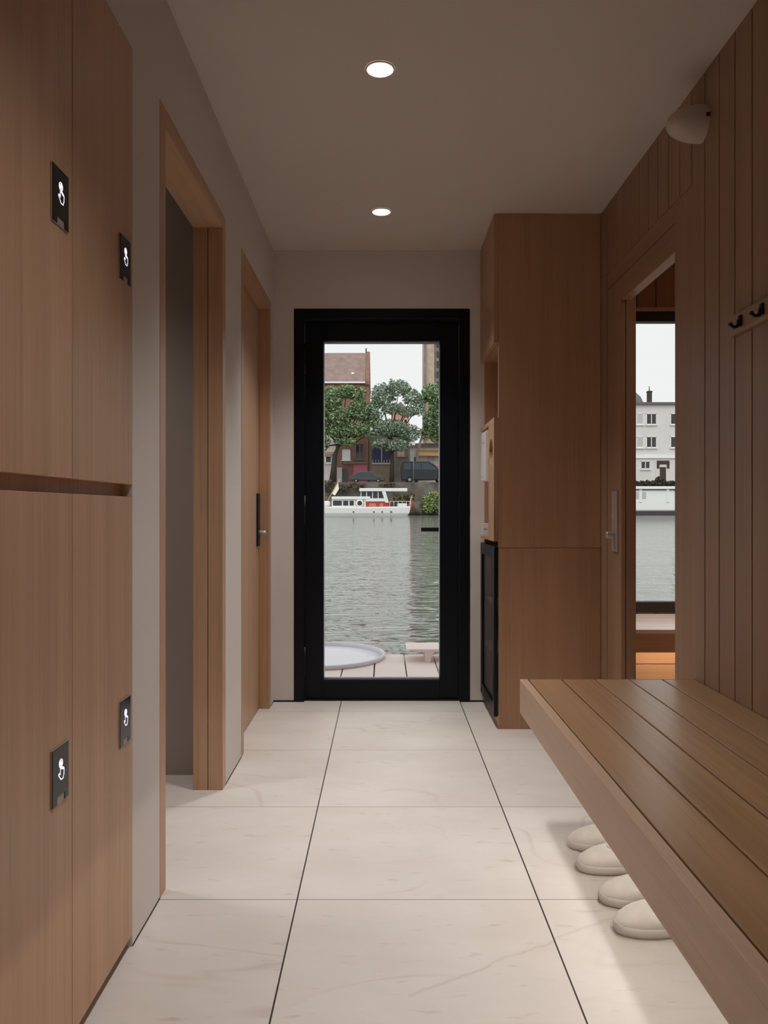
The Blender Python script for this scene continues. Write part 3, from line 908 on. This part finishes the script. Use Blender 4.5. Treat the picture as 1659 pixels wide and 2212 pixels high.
def tree(name, label, base, trunk, blobs, n, size, lm, bark='bark', seed=1, group='trees on the far quay'):
    r = random.Random(seed)
    t = tag(empty(name, base), label, 'tree', group)
    m = MB()
    m.tube(trunk[0], trunk[1], 8)
    top = Vector(trunk[0][-1])
    for (cx, cy, cz, rx, ry, rz) in blobs:
        e_ = Vector((cx, cy, cz)); mid = top.lerp(e_, 0.5) + Vector((0, 0, -0.12 * (e_ - top).length))
        m.tube([tuple(top), tuple(mid), tuple(e_)], [trunk[1][-1] * 0.7, trunk[1][-1] * 0.45, trunk[1][-1] * 0.15], 6)
    m.build('trunk', bark, t)
    for _ in range(14):                                             # ragged sprays of leaves round the crown
        q = r.choice(blobs); a, e_ = r.uniform(0, 2 * PI), r.uniform(-0.6, 1.3)
        f = r.uniform(0.15, 0.32)
        blobs = blobs + [(q[0] + q[3] * math.cos(a) * math.cos(e_), q[1] + q[4] * math.sin(a) * math.cos(e_), q[2] + q[5] * math.sin(e_), q[3] * f, q[4] * f, q[5] * f * 1.3)]
    m = MB(); leaf_cloud(m, blobs, n, size, r); m.build('crown', lm, t)
    return t


def B(u, v, Y, ru, rv, ry=None):
    k = Y / F
    return (X(u, Y), Y, Z(v, Y), ru * k, (ry or ru) * k, rv * k)


YT = 173.0
tree('quay_tree', 'bushy green tree at the left side of the glass door view', (X(720, YT), YT, ZQ),
     ([(X(718, YT), YT, ZQ - 0.2), (X(721, YT), YT, Z(1010, YT)), (X(723, YT), YT, Z(985, YT)), (X(733, YT), YT, Z(960, YT))], [0.85, 0.6, 0.55, 0.4]),
     [B(716, 862, YT, 26, 30), B(748, 846, YT, 24, 16), B(772, 852, YT, 20, 20), B(776, 886, YT, 28, 24), B(730, 900, YT, 30, 22), B(728, 930, YT, 26, 16), B(768, 928, YT, 30, 16), B(802, 908, YT, 18, 18), B(796, 938, YT, 18, 10), B(690, 900, YT, 28, 46), B(748, 954, YT, 28, 9), B(692, 955, YT, 22, 22), B(812, 868, YT, 10, 12)],
     11000, 0.34, 'leaf', seed=3)
tree('quay_tree', 'open airy tree in the middle of the glass door view', (X(846, YT), YT, ZQ),
     ([(X(846, YT), YT + 1, ZQ - 0.2), (X(847, YT), YT + 1, Z(1000, YT)), (X(846, YT), YT + 1, Z(965, YT)), (X(843, YT), YT + 1, Z(940, YT))], [0.55, 0.45, 0.4, 0.32]),
     [B(826, 852, YT, 26, 26), B(862, 838, YT, 26, 18), B(888, 858, YT, 20, 20), B(812, 888, YT, 22, 26), B(842, 925, YT, 38, 20), B(884, 936, YT, 26, 20), B(856, 962, YT, 34, 14), B(848, 882, YT, 22, 14), B(880, 890, YT, 20, 12), B(905, 878, YT, 14, 22), B(830, 958, YT, 26, 10)],
     8000, 0.3, 'leaf2', seed=8)
YR = 180.5
tree('quay_tree', 'green tree with pale leaning trunk at the right side of the glass door view', (X(899, YR), YR, ZQ),
     ([(X(899, YR), YR, ZQ - 0.2), (X(901, YR), YR, Z(985, YR)), (X(908, YR), YR, Z(955, YR)), (X(917, YR), YR, Z(925, YR))], [0.4, 0.34, 0.3, 0.25]),
     [B(935, 850, YR, 26, 22), B(955, 880, YR, 30, 40), B(936, 912, YR, 24, 32), B(922, 935, YR, 16, 16), B(962, 930, YR, 26, 26), B(912, 862, YR, 14, 12), B(944, 945, YR, 16, 12)],
     6000, 0.33, 'leaf', bark='palebark', seed=12)


def bush(name, label, blobs, n, size, lm, seed, cat='bush', group=None):
    r = random.Random(seed)
    zb = min(q[2] - q[5] for q in blobs)
    t = tag(empty(name, (blobs[0][0], blobs[0][1], zb)), label, cat, group)
    m = MB(); leaf_cloud(m, blobs, n, size, r); m.build('foliage', lm, t)
    m = MB(); q0 = Vector((blobs[0][0], blobs[0][1], zb))
    for q in blobs:
        m.tube([tuple(q0), (q[0], q[1], q[2])], [0.15, 0.05], 5)
    m.build('stem', 'bark', t)


YBk = 167.8
bush('bush', 'bright green bush overhanging the water right of the white motor yacht', [B(938, 1078, YBk, 16, 17, 12), B(925, 1095, YBk, 14, 15, 10), B(952, 1095, YBk, 14, 18, 12), B(920, 1078, YBk, 10, 9, 8)], 2200, 0.28, 'leaf3', 21)
bush('bush', 'dry brush growing on the quay wall behind the motor yacht', [B(866, 1078, YBk + 0.8, 20, 8, 6), B(838, 1048, YBk + 1.5, 20, 5, 6), B(884, 1074, YBk + .8, 14, 8, 6)], 500, 0.36, leaf_mat('dry_brush', rgb(96, 84, 62), rgb(140, 128, 92)), 22)
bush('bush', 'dull bushes on the quay wall above the yacht bow', [B(705, 1046, YBk + 1.5, 18, 9, 6), B(735, 1055, YBk + 1.3, 22, 8, 6), B(770, 1050, YBk + 1.3, 18, 7, 6)], 600, 0.36, leaf_mat('dull_brush', rgb(70, 66, 54), rgb(116, 110, 88)), 23)
bd = MB(); bb = bmesh.new()
bmesh.ops.create_icosphere(bb, subdivisions=3, radius=1)
for v in bb.verts:
    q = 1 + 0.16 * math.sin(v.co.x * 5 + 1) * math.cos(v.co.z * 4) + rnd.uniform(-.05, .05)
    v.co = Vector((X(896, 167) + v.co.x * 1.7 * q, 167 + v.co.y * 1.2 * q, Z(1098, 167) + v.co.z * 1.75 * q))
bd._add(bb); tag(bd.build('boulder', 'quay'), 'dark rock at the waterline between yacht stern and bush', 'rock')

# ---- houses
def house_window(p, u0, u1, v0, v1, Y, pane='window', frame='palewhite', mull=1, sill=True):
    k = Y / F
    m = MB(); t = 0.14
    x0, x1, z0, z1 = X(u0, Y), X(u1, Y), Z(v1, Y), Z(v0, Y)
    m.box(x0, x0 + t, Y - 0.12, Y + 0.02, z0, z1); m.box(x1 - t, x1, Y - 0.12, Y + 0.02, z0, z1)
    m.box(x0, x1, Y - 0.12, Y + 0.02, z1 - t, z1); m.box(x0, x1, Y - 0.12, Y + 0.02, z0, z0 + t)
    for i in range(mull):
        c = x0 + (x1 - x0) * (i + 1) / (mull + 1)
        m.box(c - t * 0.6, c + t * 0.6, Y - 0.12, Y + 0.02, z0, z1)
    if sill: m.box(x0 - 0.2, x1 + 0.2, Y - 0.4, Y + 0.02, z0 - 0.25, z0)
    f = m.build('window', frame, p)
    box(x0 + t * 0.5, x1 - t * 0.5, Y - 0.06, Y - 0.02, z0 + t * 0.5, z1 - t * 0.5).build('pane', pane, f)


# brown roofed house
YH = 190.0
h1 = tag(empty('house', (X(730, YH), YH, ZQ)), 'brick house with big brown tiled roof above the left tree', 'house')
xr = X(797, YH); xl = X(620, YH)
box(xl, xr, YH, YH + 18, ZQ, Z(829, YH)).build('wall', 'brick', h1)
ze, zr = Z(828, YH), Z(762.5, YH + 8) 
MB().prism([(YH - 0.5, ze), (YH - 0.5, ze + 0.25), (YH + 8, zr), (YH + 9, zr), (YH + 18.5, ze + 0.25), (YH + 18.5, ze)], 'x', xl, xr - 0.9).build('roof', 'roof', h1)
MB().prism([(YH - 0.6, ze - 0.4), (YH - 0.6, ze + 0.6), (YH + 8, zr + 0.35), (YH + 9, zr + 0.35), (YH + 18.6, ze + 0.6), (YH + 18.6, ze - 0.4)], 'x', xr - 0.85, xr + 0.1).build('gable_wall', 'brick', h1)
box(xl, xr - 0.9, YH - 0.9, YH - 0.52, ze - 0.1, ze + 0.3).build('gutter', 'palewhite', h1)
MB().tube([(X(789, YH), YH + 8.5, zr), (X(789, YH), YH + 8.5, zr + 1.3)], 0.16, 8).build('chimney_pipe', 'chim', h1)
zs = Z(808, YH + 2)
MB().lathe([(0.0, -0.5), (0.4, -0.35), (0.5, 0), (0.4, 0.35), (0.0, 0.5)], (X(762, YH + 2.4), YH + 2.2, zs), 'z', 16).build('skylight_dome', 'palewhite', h1)

# brick shop front
YS = 184.0
h2 = tag(empty('house', (X(762, YS), YS, ZQ)), 'red brick house front with white window and pink lower wall', 'house')
box(X(726, YS), X(796, YS), YS, YS + 5.5, ZQ, Z(925, YS)).build('wall', 'brick', h2)
box(X(764, YS), X(793, YS), YS - 0.15, YS, ZQ, Z(1003, YS)).build('lower_wall', 'pinkwall', h2)
house_window(h2, 739, 757, 971, 994, YS, 'palewhite', 'palewhite', 0)
house_window(h2, 768, 786, 958, 992, YS, 'window', 'stone', 1)
box(X(742, YS), X(794, YS), YS - 0.4, YS, Z(1002, YS), Z(998, YS)).build('ledge', 'stone', h2)
box(X(740, YS), X(751, YS), YS - 0.12, YS, ZQ, Z(1012, YS)).build('door', 'window', h2)
box(X(728, YS), X(739, YS), YS - 0.12, YS, ZQ, Z(1010, YS)).build('shutter', 'blind', h2)
# stone house with arched gate
h3 = tag(empty('house', (X(835, YS), YS, ZQ)), 'grey stone building with a dark blue arched window', 'building')
box(X(797, YS), X(884, YS), YS + 0.3, YS + 5.5, ZQ, Z(930, YS)).build('wall', 'stone', h3)
p = [(X(804, YS), Z(1000, YS)), (X(845, YS), Z(1000, YS)), (X(845, YS), Z(975, YS))]
for i in range(1, 12):
    a = i / 12 * PI
    p.append((X(824.5, YS) + math.cos(a) * 20.5 * YS / F, Z(975, YS) + math.sin(a) * 13 * YS / F))
p.append((X(804, YS), Z(975, YS)))
f = MB().prism(p, 'y', YS + 0.1, YS + 0.32).build('arched_window', 'bluedoor', h3)
m = MB(); m.box(X(823.5, YS), X(825.5, YS), YS, YS + 0.1, Z(1000, YS), Z(963, YS)); m.box(X(803, YS), X(846, YS), YS - 0.05, YS + 0.1, Z(1003, YS), Z(1000, YS))
for i in range(7): m.box(X(805 + 6 * i, YS), X(806.2 + 6 * i, YS), YS, YS + 0.1, Z(1000, YS), Z(993, YS))
m.build('bars', 'blind', f)
box(X(800, YS), X(848, YS), YS + 0.15, YS + 0.3, ZQ, Z(1003, YS)).build('lower_wall', plain('ochre_wall', rgb(142, 126, 106), 0.9, vary=0.15, vscale=1), h3)
house_window(h3, 858, 874, 960, 985, YS + 0.3, 'blind', 'salmon', 1)
# cream building at left edge
h4 = tag(empty('house', (X(700, YS), YS, ZQ)), 'cream rendered house behind the left tree trunk', 'house')
box(X(655, YS), X(725, YS), YS + 0.2, YS + 5, ZQ, Z(940, YS)).build('wall', 'cream', h4)
house_window(h4, 703, 716, 985, 1000, YS + 0.2, 'window', 'palewhite', 0)
box(X(690, YS), X(724, YS), YS - 0.3, YS + 0.2, Z(982, YS), Z(976, YS)).build('awning', 'salmon', h4)
# salmon house
h5 = tag(empty('house', (X(868, 196), 196, ZQ)), 'narrow salmon house peeking between the tree crowns', 'house')
box(X(846, 196), X(884, 196), 196, 202, ZQ, Z(888, 196)).build('wall', 'salmon', h5)
house_window(h5, 872, 880, 905, 922, 196, 'window', 'palewhite', 0); house_window(h5, 853, 862, 905, 922, 196, 'blind', 'palewhite', 0)
MB().prism([(X(844, 196), Z(888, 196)), (X(865, 196), Z(868, 196)), (X(886, 196), Z(888, 196))], 'y', 195.6, 202.4).build('roof', 'roof', h5)
# shops right
h6 = tag(empty('house', (X(925, YS), YS, ZQ)), 'pale shop front with striped awning behind the black van', 'building')
box(X(886, YS), X(985, YS), YS + 0.2, YS + 6, ZQ, Z(962, YS)).build('wall', 'cream', h6)
box(X(886, YS), X(985, YS), YS - 0.6, YS + 0.2, Z(966, YS), Z(958, YS)).build('cornice', 'stone3', h6)
MB().prism([(YS + 0.2, Z(973, YS)), (YS - 2.2, Z(984, YS)), (YS - 2.2, Z(986, YS)), (YS + 0.2, Z(980, YS))], 'x', X(900, YS), X(952, YS)).build('awning', plain('awning_ochre', rgb(206, 160, 104), 0.8), h6)
house_window(h6, 893, 904, 986, 1004, YS + 0.2, 'window', 'palewhite', 0)
house_window(h6, 925, 960, 986, 1006, YS + 0.2, 'blind', 'salmon', 2)
# tower
h7 = tag(empty('tower', (X(940, 205), 205, ZQ)), 'tall beige stone tower cut off by the top right of the glass', 'tower')
box(X(917, 205), X(938, 205), 205, 217, ZQ, 66).build('wall', 'stone2', h7)
m = MB(); m.box(X(938, 205), X(975, 205), 206, 217, ZQ, 66)
m.build('side_wall', 'stone3', h7)
m = MB(); m.box(X(915.5, 205), X(920, 205), 204.3, 205.5, ZQ, 66); m.build('buttress', 'stone3', h7)
for i in range(6):
    v0 = 735 + i * 22
    box(X(944, 205), X(956, 205), 205.7, 206.02, Z(v0 + 13, 205), Z(v0, 205)).build('window', 'window', h7)

# ---- vehicles
def wheel(p, x, y, z, r_):
    w_ = MB().lathe([(0.0, -0.25), (r_ * 0.55, -0.25), (r_ * 0.6, -0.28), (r_, -0.25), (r_, 0.25), (0, 0.25)], (x, y, z), 'y', 24).build('wheel', 'tyre', p)
    MB().lathe([(0.0, -0.32), (r_ * 0.3, -0.31), (r_ * 0.56, -0.27), (r_ * 0.56, -0.2), (0, -0.2)], (x, y, z), 'y', 20).build('hubcap', 'hub', w_)


YV = 174.6
kv = YV / F
van = tag(empty('van', (X(912, YV), YV + 1.6, ZQ)), 'black van parked on the quay at the right of the glass door view', 'van')
def pv(u, v): return (X(u, YV), Z(v, YV))
MB().prism([pv(867, 1034), pv(866, 1010), pv(869, 998), pv(874, 996), pv(925, 996), pv(940, 1004), pv(952, 1018), pv(968, 1023), pv(971, 1036), pv(868, 1037)], 'y', YV, YV + 4.2, bev=0.12).build('body', 'van', van)
for q in ([pv(873, 1000), pv(888, 1000), pv(888, 1014), pv(872, 1014)], [pv(890, 1000), pv(909, 1000), pv(909, 1014), pv(890, 1014)], [pv(911, 1000), pv(924, 1000), pv(938, 1008), pv(944, 1015), pv(911, 1014)]):
    MB().prism(q, 'y', YV - 0.05, YV + 0.02).build('window', 'vanglass', van)
wheel(van, X(885, YV), YV + 0.25, ZQ + 0.68, 0.7); wheel(van, X(950, YV), YV + 0.25, ZQ + 0.68, 0.7)
wheel(van, X(885, YV), YV + 3.9, ZQ + 0.68, 0.7); wheel(van, X(950, YV), YV + 3.9, ZQ + 0.68, 0.7)
car = tag(empty('car', (X(793, YV), YV + 1.5, ZQ)), 'dark grey car parked on the quay left of the van', 'car')
MB().prism([pv(755, 1037), pv(754, 1030), pv(762, 1027), pv(772, 1020), pv(782, 1018.5), pv(802, 1019), pv(812, 1026), pv(828, 1029), pv(832, 1033), pv(831, 1038)], 'y', YV, YV + 3.6, bev=0.1).build('body', 'carpaint', car)
for q in ([pv(768, 1027), pv(775, 1021.5), pv(787, 1021), pv(787, 1027)], [pv(789, 1021), pv(800, 1021), pv(808, 1027), pv(789, 1027)]):
    MB().prism(q, 'y', YV - 0.05, YV + 0.02).build('window', 'vanglass', car)
for u_ in (769, 817):
    wheel(car, X(u_, YV), YV + 0.25, ZQ + 0.46, 0.48); wheel(car, X(u_, YV), YV + 3.3, ZQ + 0.46, 0.48)
# street lamp
lp = tag(empty('street_lamp', (X(893, 172.3), 172.3, ZQ)), 'street lamp with white lantern between van and middle tree', 'lamp')
MB().tube([(X(893, 172.3), 172.3, ZQ), (X(893, 172.3), 172.3, Z(962, 172.3))], [0.12, 0.08], 8).build('pole', 'lampgrey', lp)
MB().box(X(890, 172.3), X(896.5, 172.3), 172.0, 172.6, Z(962, 172.3), Z(954, 172.3), bev=0.08).build('lantern', 'palewhite', lp)

# ---- white motor yacht
YY = 160.0
def py(u, v): return (X(u, YY), Z(v, YY))
yt = tag(empty('motor_yacht', (X(790, YY), YY + 2, ZW)), 'white motor yacht with red cabin panels moored at the quay', 'boat')
hull = MB()
rows = []
for (u, hw, vtop) in ((640, 0.05, 1089), (655, 0.9, 1090), (680, 1.7, 1092), (720, 2.1, 1094.5), (790, 2.2, 1095), (860, 2.1, 1094), (884, 1.9, 1093.5), (887, 1.8, 1093.5)):
    x = X(u, YY); zt = Z(vtop, YY); yc = YY + 2.2
    xo = 0.8 if u > 880 else (-0.6 if u < 660 else 0)
    rows.append([(x, yc - hw, zt), (x, yc - hw - 0.06, zt - 0.25), (x - xo * 0.3, yc - hw * 0.97, 0.35), (x - xo, yc - hw * 0.8, ZW - 0.2), (x - xo, yc + hw * 0.8, ZW - 0.2), (x - xo * 0.3, yc + hw * 0.97, 0.35), (x, yc + hw + 0.06, zt - 0.25), (x, yc + hw, zt)])
hull.grid(rows, closed=True, smooth=False)
b2 = bmesh.new(); b2.faces.new([b2.verts.new(p) for p in rows[-1]]); hull._add(b2)
hb = hull.build('hull', 'hull', yt)
m = MB()
for u_, w2 in ((806, 3), (824, 3), (843, 4), (762, 3)): box(X(u_, YY), X(u_ + w2, YY), YY - 0.02, YY + 0.12, Z(1107, YY), Z(1104.5, YY)).build('porthole', 'boat_glass', hb)
box(X(716, YY), X(797, YY), YY + 0.5, YY + 3.9, Z(1094.5, YY), Z(1079, YY)).build('fore_cabin', 'hull', yt)
for a, c in ((719, 738), (741, 752), (755, 764), (768, 786)):
    box(X(a, YY), X(c, YY), YY + 0.42, YY + 0.5, Z(1092, YY), Z(1081.5, YY)).build('window', 'boat_glass', yt)
m = MB(); m.lathe([(0.5, 0), (0.85, 0), (0.85, 0.12), (0.5, 0.12)], (X(777, YY), YY + 0.28, Z(1087, YY)), 'y', 24); m.build('lifebuoy', 'palewhite', yt)
box(X(716, YY), X(800, YY), YY + 0.2, YY + 4.2, Z(1079, YY), Z(1072.5, YY), bev=0.1).build('fore_roof', 'hull', yt)
box(X(778, YY), X(832, YY), YY + 0.6, YY + 3.8, Z(1076, YY), Z(1062, YY)).build('wheelhouse', 'boat_glass', yt)
m = MB()
for u_ in (779, 791, 804, 816): box(X(u_, YY), X(u_ + 1.6, YY), YY + 0.5, YY + 0.62, Z(1077, YY), Z(1062, YY)).build('window_post', 'hull', yt)
box(X(776, YY), X(880, YY), YY + 0.1, YY + 4.3, Z(1061.5, YY), Z(1054.5, YY), bev=0.12).build('wheelhouse_roof', 'hull', yt)
MB().prism([py(825, 1061.5), py(833, 1061.5), py(840, 1086), py(832, 1086)], 'y', YY + 0.15, YY + 0.5).build('support', 'hull', yt)
box(X(790, YY), X(838, YY), YY + 0.25, YY + 4.0, Z(1083.5, YY), Z(1076.5, YY), bev=0.06).build('coaming', 'hull', yt)
box(X(790, YY), X(842, YY), YY + 0.45, YY + 3.9, Z(1096, YY), Z(1083.5, YY)).build('aft_cabin', 'boat_red', yt)
for a, c in ((797, 812), (820, 828)):
    box(X(a, YY), X(c, YY), YY + 0.38, YY + 0.45, Z(1094, YY), Z(1087, YY)).build('window', plain('pale_red_pane', rgb(206, 120, 104), 0.4), yt)
box(X(858, YY), X(880, YY), YY + 0.8, YY + 3.2, Z(1094, YY), Z(1087, YY), bev=0.2).build('dinghy', 'hull', yt)
m = MB()
for u_ in range(842, 888, 9): m.tube([(X(u_, YY), YY + 0.25, Z(1094, YY)), (X(u_, YY), YY + 0.25, Z(1083, YY))], 0.05, 6)
m.tube([(X(842, YY), YY + 0.25, Z(1083, YY)), (X(886, YY), YY + 0.25, Z(1083, YY))], 0.05, 6)
m.build('railing', 'hull', yt)
box(X(688, YY), X(712, YY), YY + 0.8, YY + 3.4, Z(1093, YY), Z(1082, YY), bev=0.3).build('bow_locker', 'hull', yt)
MB().tube([(X(706, YY), YY + 2, Z(1082, YY)), (X(733, YY), YY + 2, Z(1034, YY))], 0.1, 6).build('bow_pole', 'flag_yel', yt)
MB().prism([py(716, 1066), py(729, 1042), py(731, 1056), py(722, 1070)], 'y', YY + 1.98, YY + 2.02).build('bow_flag', 'palewhite', yt)
MB().tube([(X(884, YY), YY + 2, Z(1094, YY)), (X(890, YY), YY + 2, Z(1070, YY))], 0.07, 6).build('stern_pole', 'hull', yt)
MB().prism([py(889, 1072), py(892, 1082), py(889, 1104), py(884, 1100), py(886, 1086)], 'y', YY + 1.96, YY + 2.04).build('stern_flag', 'flag_red', yt)
MB().tube([(X(857, YY), YY + 2, Z(1054, YY)), (X(866, YY), YY + 2, Z(1051, YY))], 0.1, 6).build('searchlight', 'boat_glass', yt)

# ---- view through the cabin window: barge, hedge, pale apartment house
YG = 160.0
bg = tag(empty('barge', (X(1420, YG), YG + 2.5, ZW)), 'long white houseboat with dark hull seen through the cabin window', 'boat')
box(X(1310, YG), X(1520, YG), YG, YG + 5, ZW - 0.3, Z(1104.5, YG), bev=0.1).build('hull', 'hull_dark', bg)
box(X(1314, YG), X(1460, YG), YG + 0.2, YG + 4.8, Z(1104.5, YG), Z(1057, YG), bev=0.35).build('cabin', 'hull', bg)
box(X(1310, YG), X(1475, YG), YG - 0.3, YG + 5.2, Z(1056.8, YG), Z(1050.5, YG), bev=0.1).build('roof', 'hull', bg)
box(X(1310, YG), X(1475, YG), YG + 0.1, YG + 4.9, Z(1058.5, YG), Z(1056.5, YG)).build('roof_edge', 'hull_dark', bg)
for a, c in ((1372.5, 1380), (1387, 1396), (1352, 1362)):
    box(X(a, YG), X(c, YG), YG + 0.12, YG + 0.2, Z(1077, YG), Z(1063, YG)).build('window', 'blind', bg)
m = MB()
for u_ in (1384, 1443): box(X(u_ - 3, YG), X(u_ + 3, YG), YG + 0.05, YG + 0.2, Z(1085, YG), Z(1057, YG)).build('post', 'palewhite', bg)
bush('hedge', 'low dark hedge on the quay in front of the pale apartment house', [B(1372 + 13 * i, 1045 - (4 if i == 4 else 0), YQ + 1.5, 10, 6 + (5 if i == 4 else 0), 6) for i in range(8)], 1300, 0.36, 'leaf4', 31, 'hedge')
YP = 187.0
ap = tag(empty('apartment_house', (X(1420, YP), YP, ZQ)), 'pale grey apartment house with chimney seen through the cabin window', 'building')
box(X(1290, YP), X(1560, YP), YP, YP + 12, ZQ - 0.3, Z(872, YP)).build('wall', 'pale', ap)
box(X(1288, YP), X(1562, YP), YP - 0.8, YP + 12, Z(874, YP), Z(869.5, YP)).build('cornice', 'cornice', ap)
box(X(1288, YP), X(1562, YP), YP - 0.35, YP, Z(990, YP), Z(984, YP)).build('band', 'palewhite', ap)
YC = YP + 4
m = MB(); m.box(X(1400, YC), X(1408.5, YC), YC, YC + 1.0, Z(880, YC), Z(844, YC)); m.box(X(1399, YC), X(1409.5, YC), YC - 0.1, YC + 1.1, Z(847, YC), Z(845, YC))
ch = m.build('chimney', 'chim', ap)
MB().tube([(X(1404, YC), YC + 0.5, Z(845, YC)), (X(1404, YC), YC + 0.5, Z(834, YC))], 0.12, 6).build('cowl', 'cornice', ch)
MB().prism([(X(1350, YC + 1), Z(880, YC + 1)), (X(1360, YC + 1), Z(836, YC + 1)), (X(1384, YC + 1), Z(857, YC + 1)), (X(1390, YC + 1), Z(870, YC + 1)), (X(1390, YC + 1), Z(880, YC + 1))], 'y', YC + 1, YC + 7).build('roof', 'slate', ap)
for v0, v1 in ((893, 917), (943, 967)):
    house_window(ap, 1360, 1390, v0, v1, YP, 'blind', 'palewhite', 1)
    house_window(ap, 1396, 1418, v0, v1, YP, 'window', 'palewhite', 1)
    house_window(ap, 1448, 1474, v0, v1, YP, 'window', 'palewhite', 1)
house_window(ap, 1384, 1404, 996, 1013, YP, 'window', 'palewhite', 1)
m = MB(); m.box(X(1417, YP), X(1446, YP), YP - 0.1, YP, Z(1045, YP), Z(994, YP)); m.build('porch', 'cream', ap)
m = MB(); m.box(X(1418.5, YP), X(1445.5, YP), YP - 0.25, YP - 0.1, Z(1003, YP), Z(995, YP)); m.box(X(1425, YP), X(1438, YP), YP - 0.2, YP - 0.1, Z(1040, YP), Z(1009, YP))
m.box(X(1418.5, YP), X(1424, YP), YP - 0.2, YP - 0.1, Z(1012, YP), Z(1003, YP)); m.box(X(1440, YP), X(1445.5, YP), YP - 0.2, YP - 0.1, Z(1012, YP), Z(1003, YP))
m.build('entrance', plain('entrance_brown', rgb(58, 46, 40), 0.6), ap)

# ------------------------------------------------------------------ light
W = bpy.data.worlds.new('overcast'); S.world = W; W.use_nodes = True
bgk = W.node_tree.nodes['Background']
bgk.inputs['Color'].default_value = (1.0, 1.0, 1.0, 1)
bgk.inputs['Strength'].default_value = 0.95


def spot(y, power, size=94, blend=1.0, x=-0.012, col=(1.0, 0.975, 0.95)):
    l = bpy.data.lights.new('downlight_and_fill_beam', 'SPOT'); l.energy = power; l.color = col
    l.spot_size = math.radians(size); l.spot_blend = blend; l.shadow_soft_size = 0.10
    o = bpy.data.objects.new('downlight_and_fill_beam', l); o.location = (x, y, ZC - 0.012); COL.objects.link(o)


spot(2.369, 75, 90); spot(3.501, 98, 98); spot(1.237, 62, 92)
spot(2.35, 52, 120, x=-1.45)                                  # added fill that brightens the room behind the open doorway
spot(2.9, 26, 160, x=1.8, col=(1.0, 0.78, 0.56)); spot(3.86, 90, 46, x=1.45, col=(1.0, 0.9, 0.84))               # added cabin fills: a warm wash and a beam brightening the bench top
sn = bpy.data.lights.new('facade_fill_sun', 'SUN'); sn.energy = 1.3; sn.angle = math.radians(50); sn.color = (1.0, 0.98, 0.95)  # added sun, aimed at the far house fronts to brighten them
so = bpy.data.objects.new('facade_fill_sun', sn); COL.objects.link(so); so.rotation_euler = (math.radians(48), 0, math.radians(-12))

# ------------------------------------------------------------------ camera and view
cam = bpy.data.cameras.new('camera'); co = bpy.data.objects.new('camera', cam); COL.objects.link(co)
cam.sensor_fit = 'HORIZONTAL'; cam.sensor_width = 36.0; cam.lens = 36.0 * F / 1659.0
cam.shift_x = -(U0 - 829.5) / 1659.0; cam.shift_y = (V0 - 1106.0) / 1659.0
cam.clip_start = 0.02; cam.clip_end = 1000
co.location = (0, 0, 1.0); co.rotation_euler = (PI / 2, 0, 0)
S.camera = co
S.view_settings.view_transform = 'Standard'; S.view_settings.look = 'None'
S.view_settings.exposure = 0.0; S.view_settings.gamma = 1.0
S.view_settings.use_curve_mapping = False
S.cycles.max_bounces = 10; S.cycles.diffuse_bounces = 6; S.cycles.transparent_max_bounces = 12
S.cycles.sample_clamp_indirect = 6.0
S.cycles.caustics_reflective = False; S.cycles.caustics_refractive = False
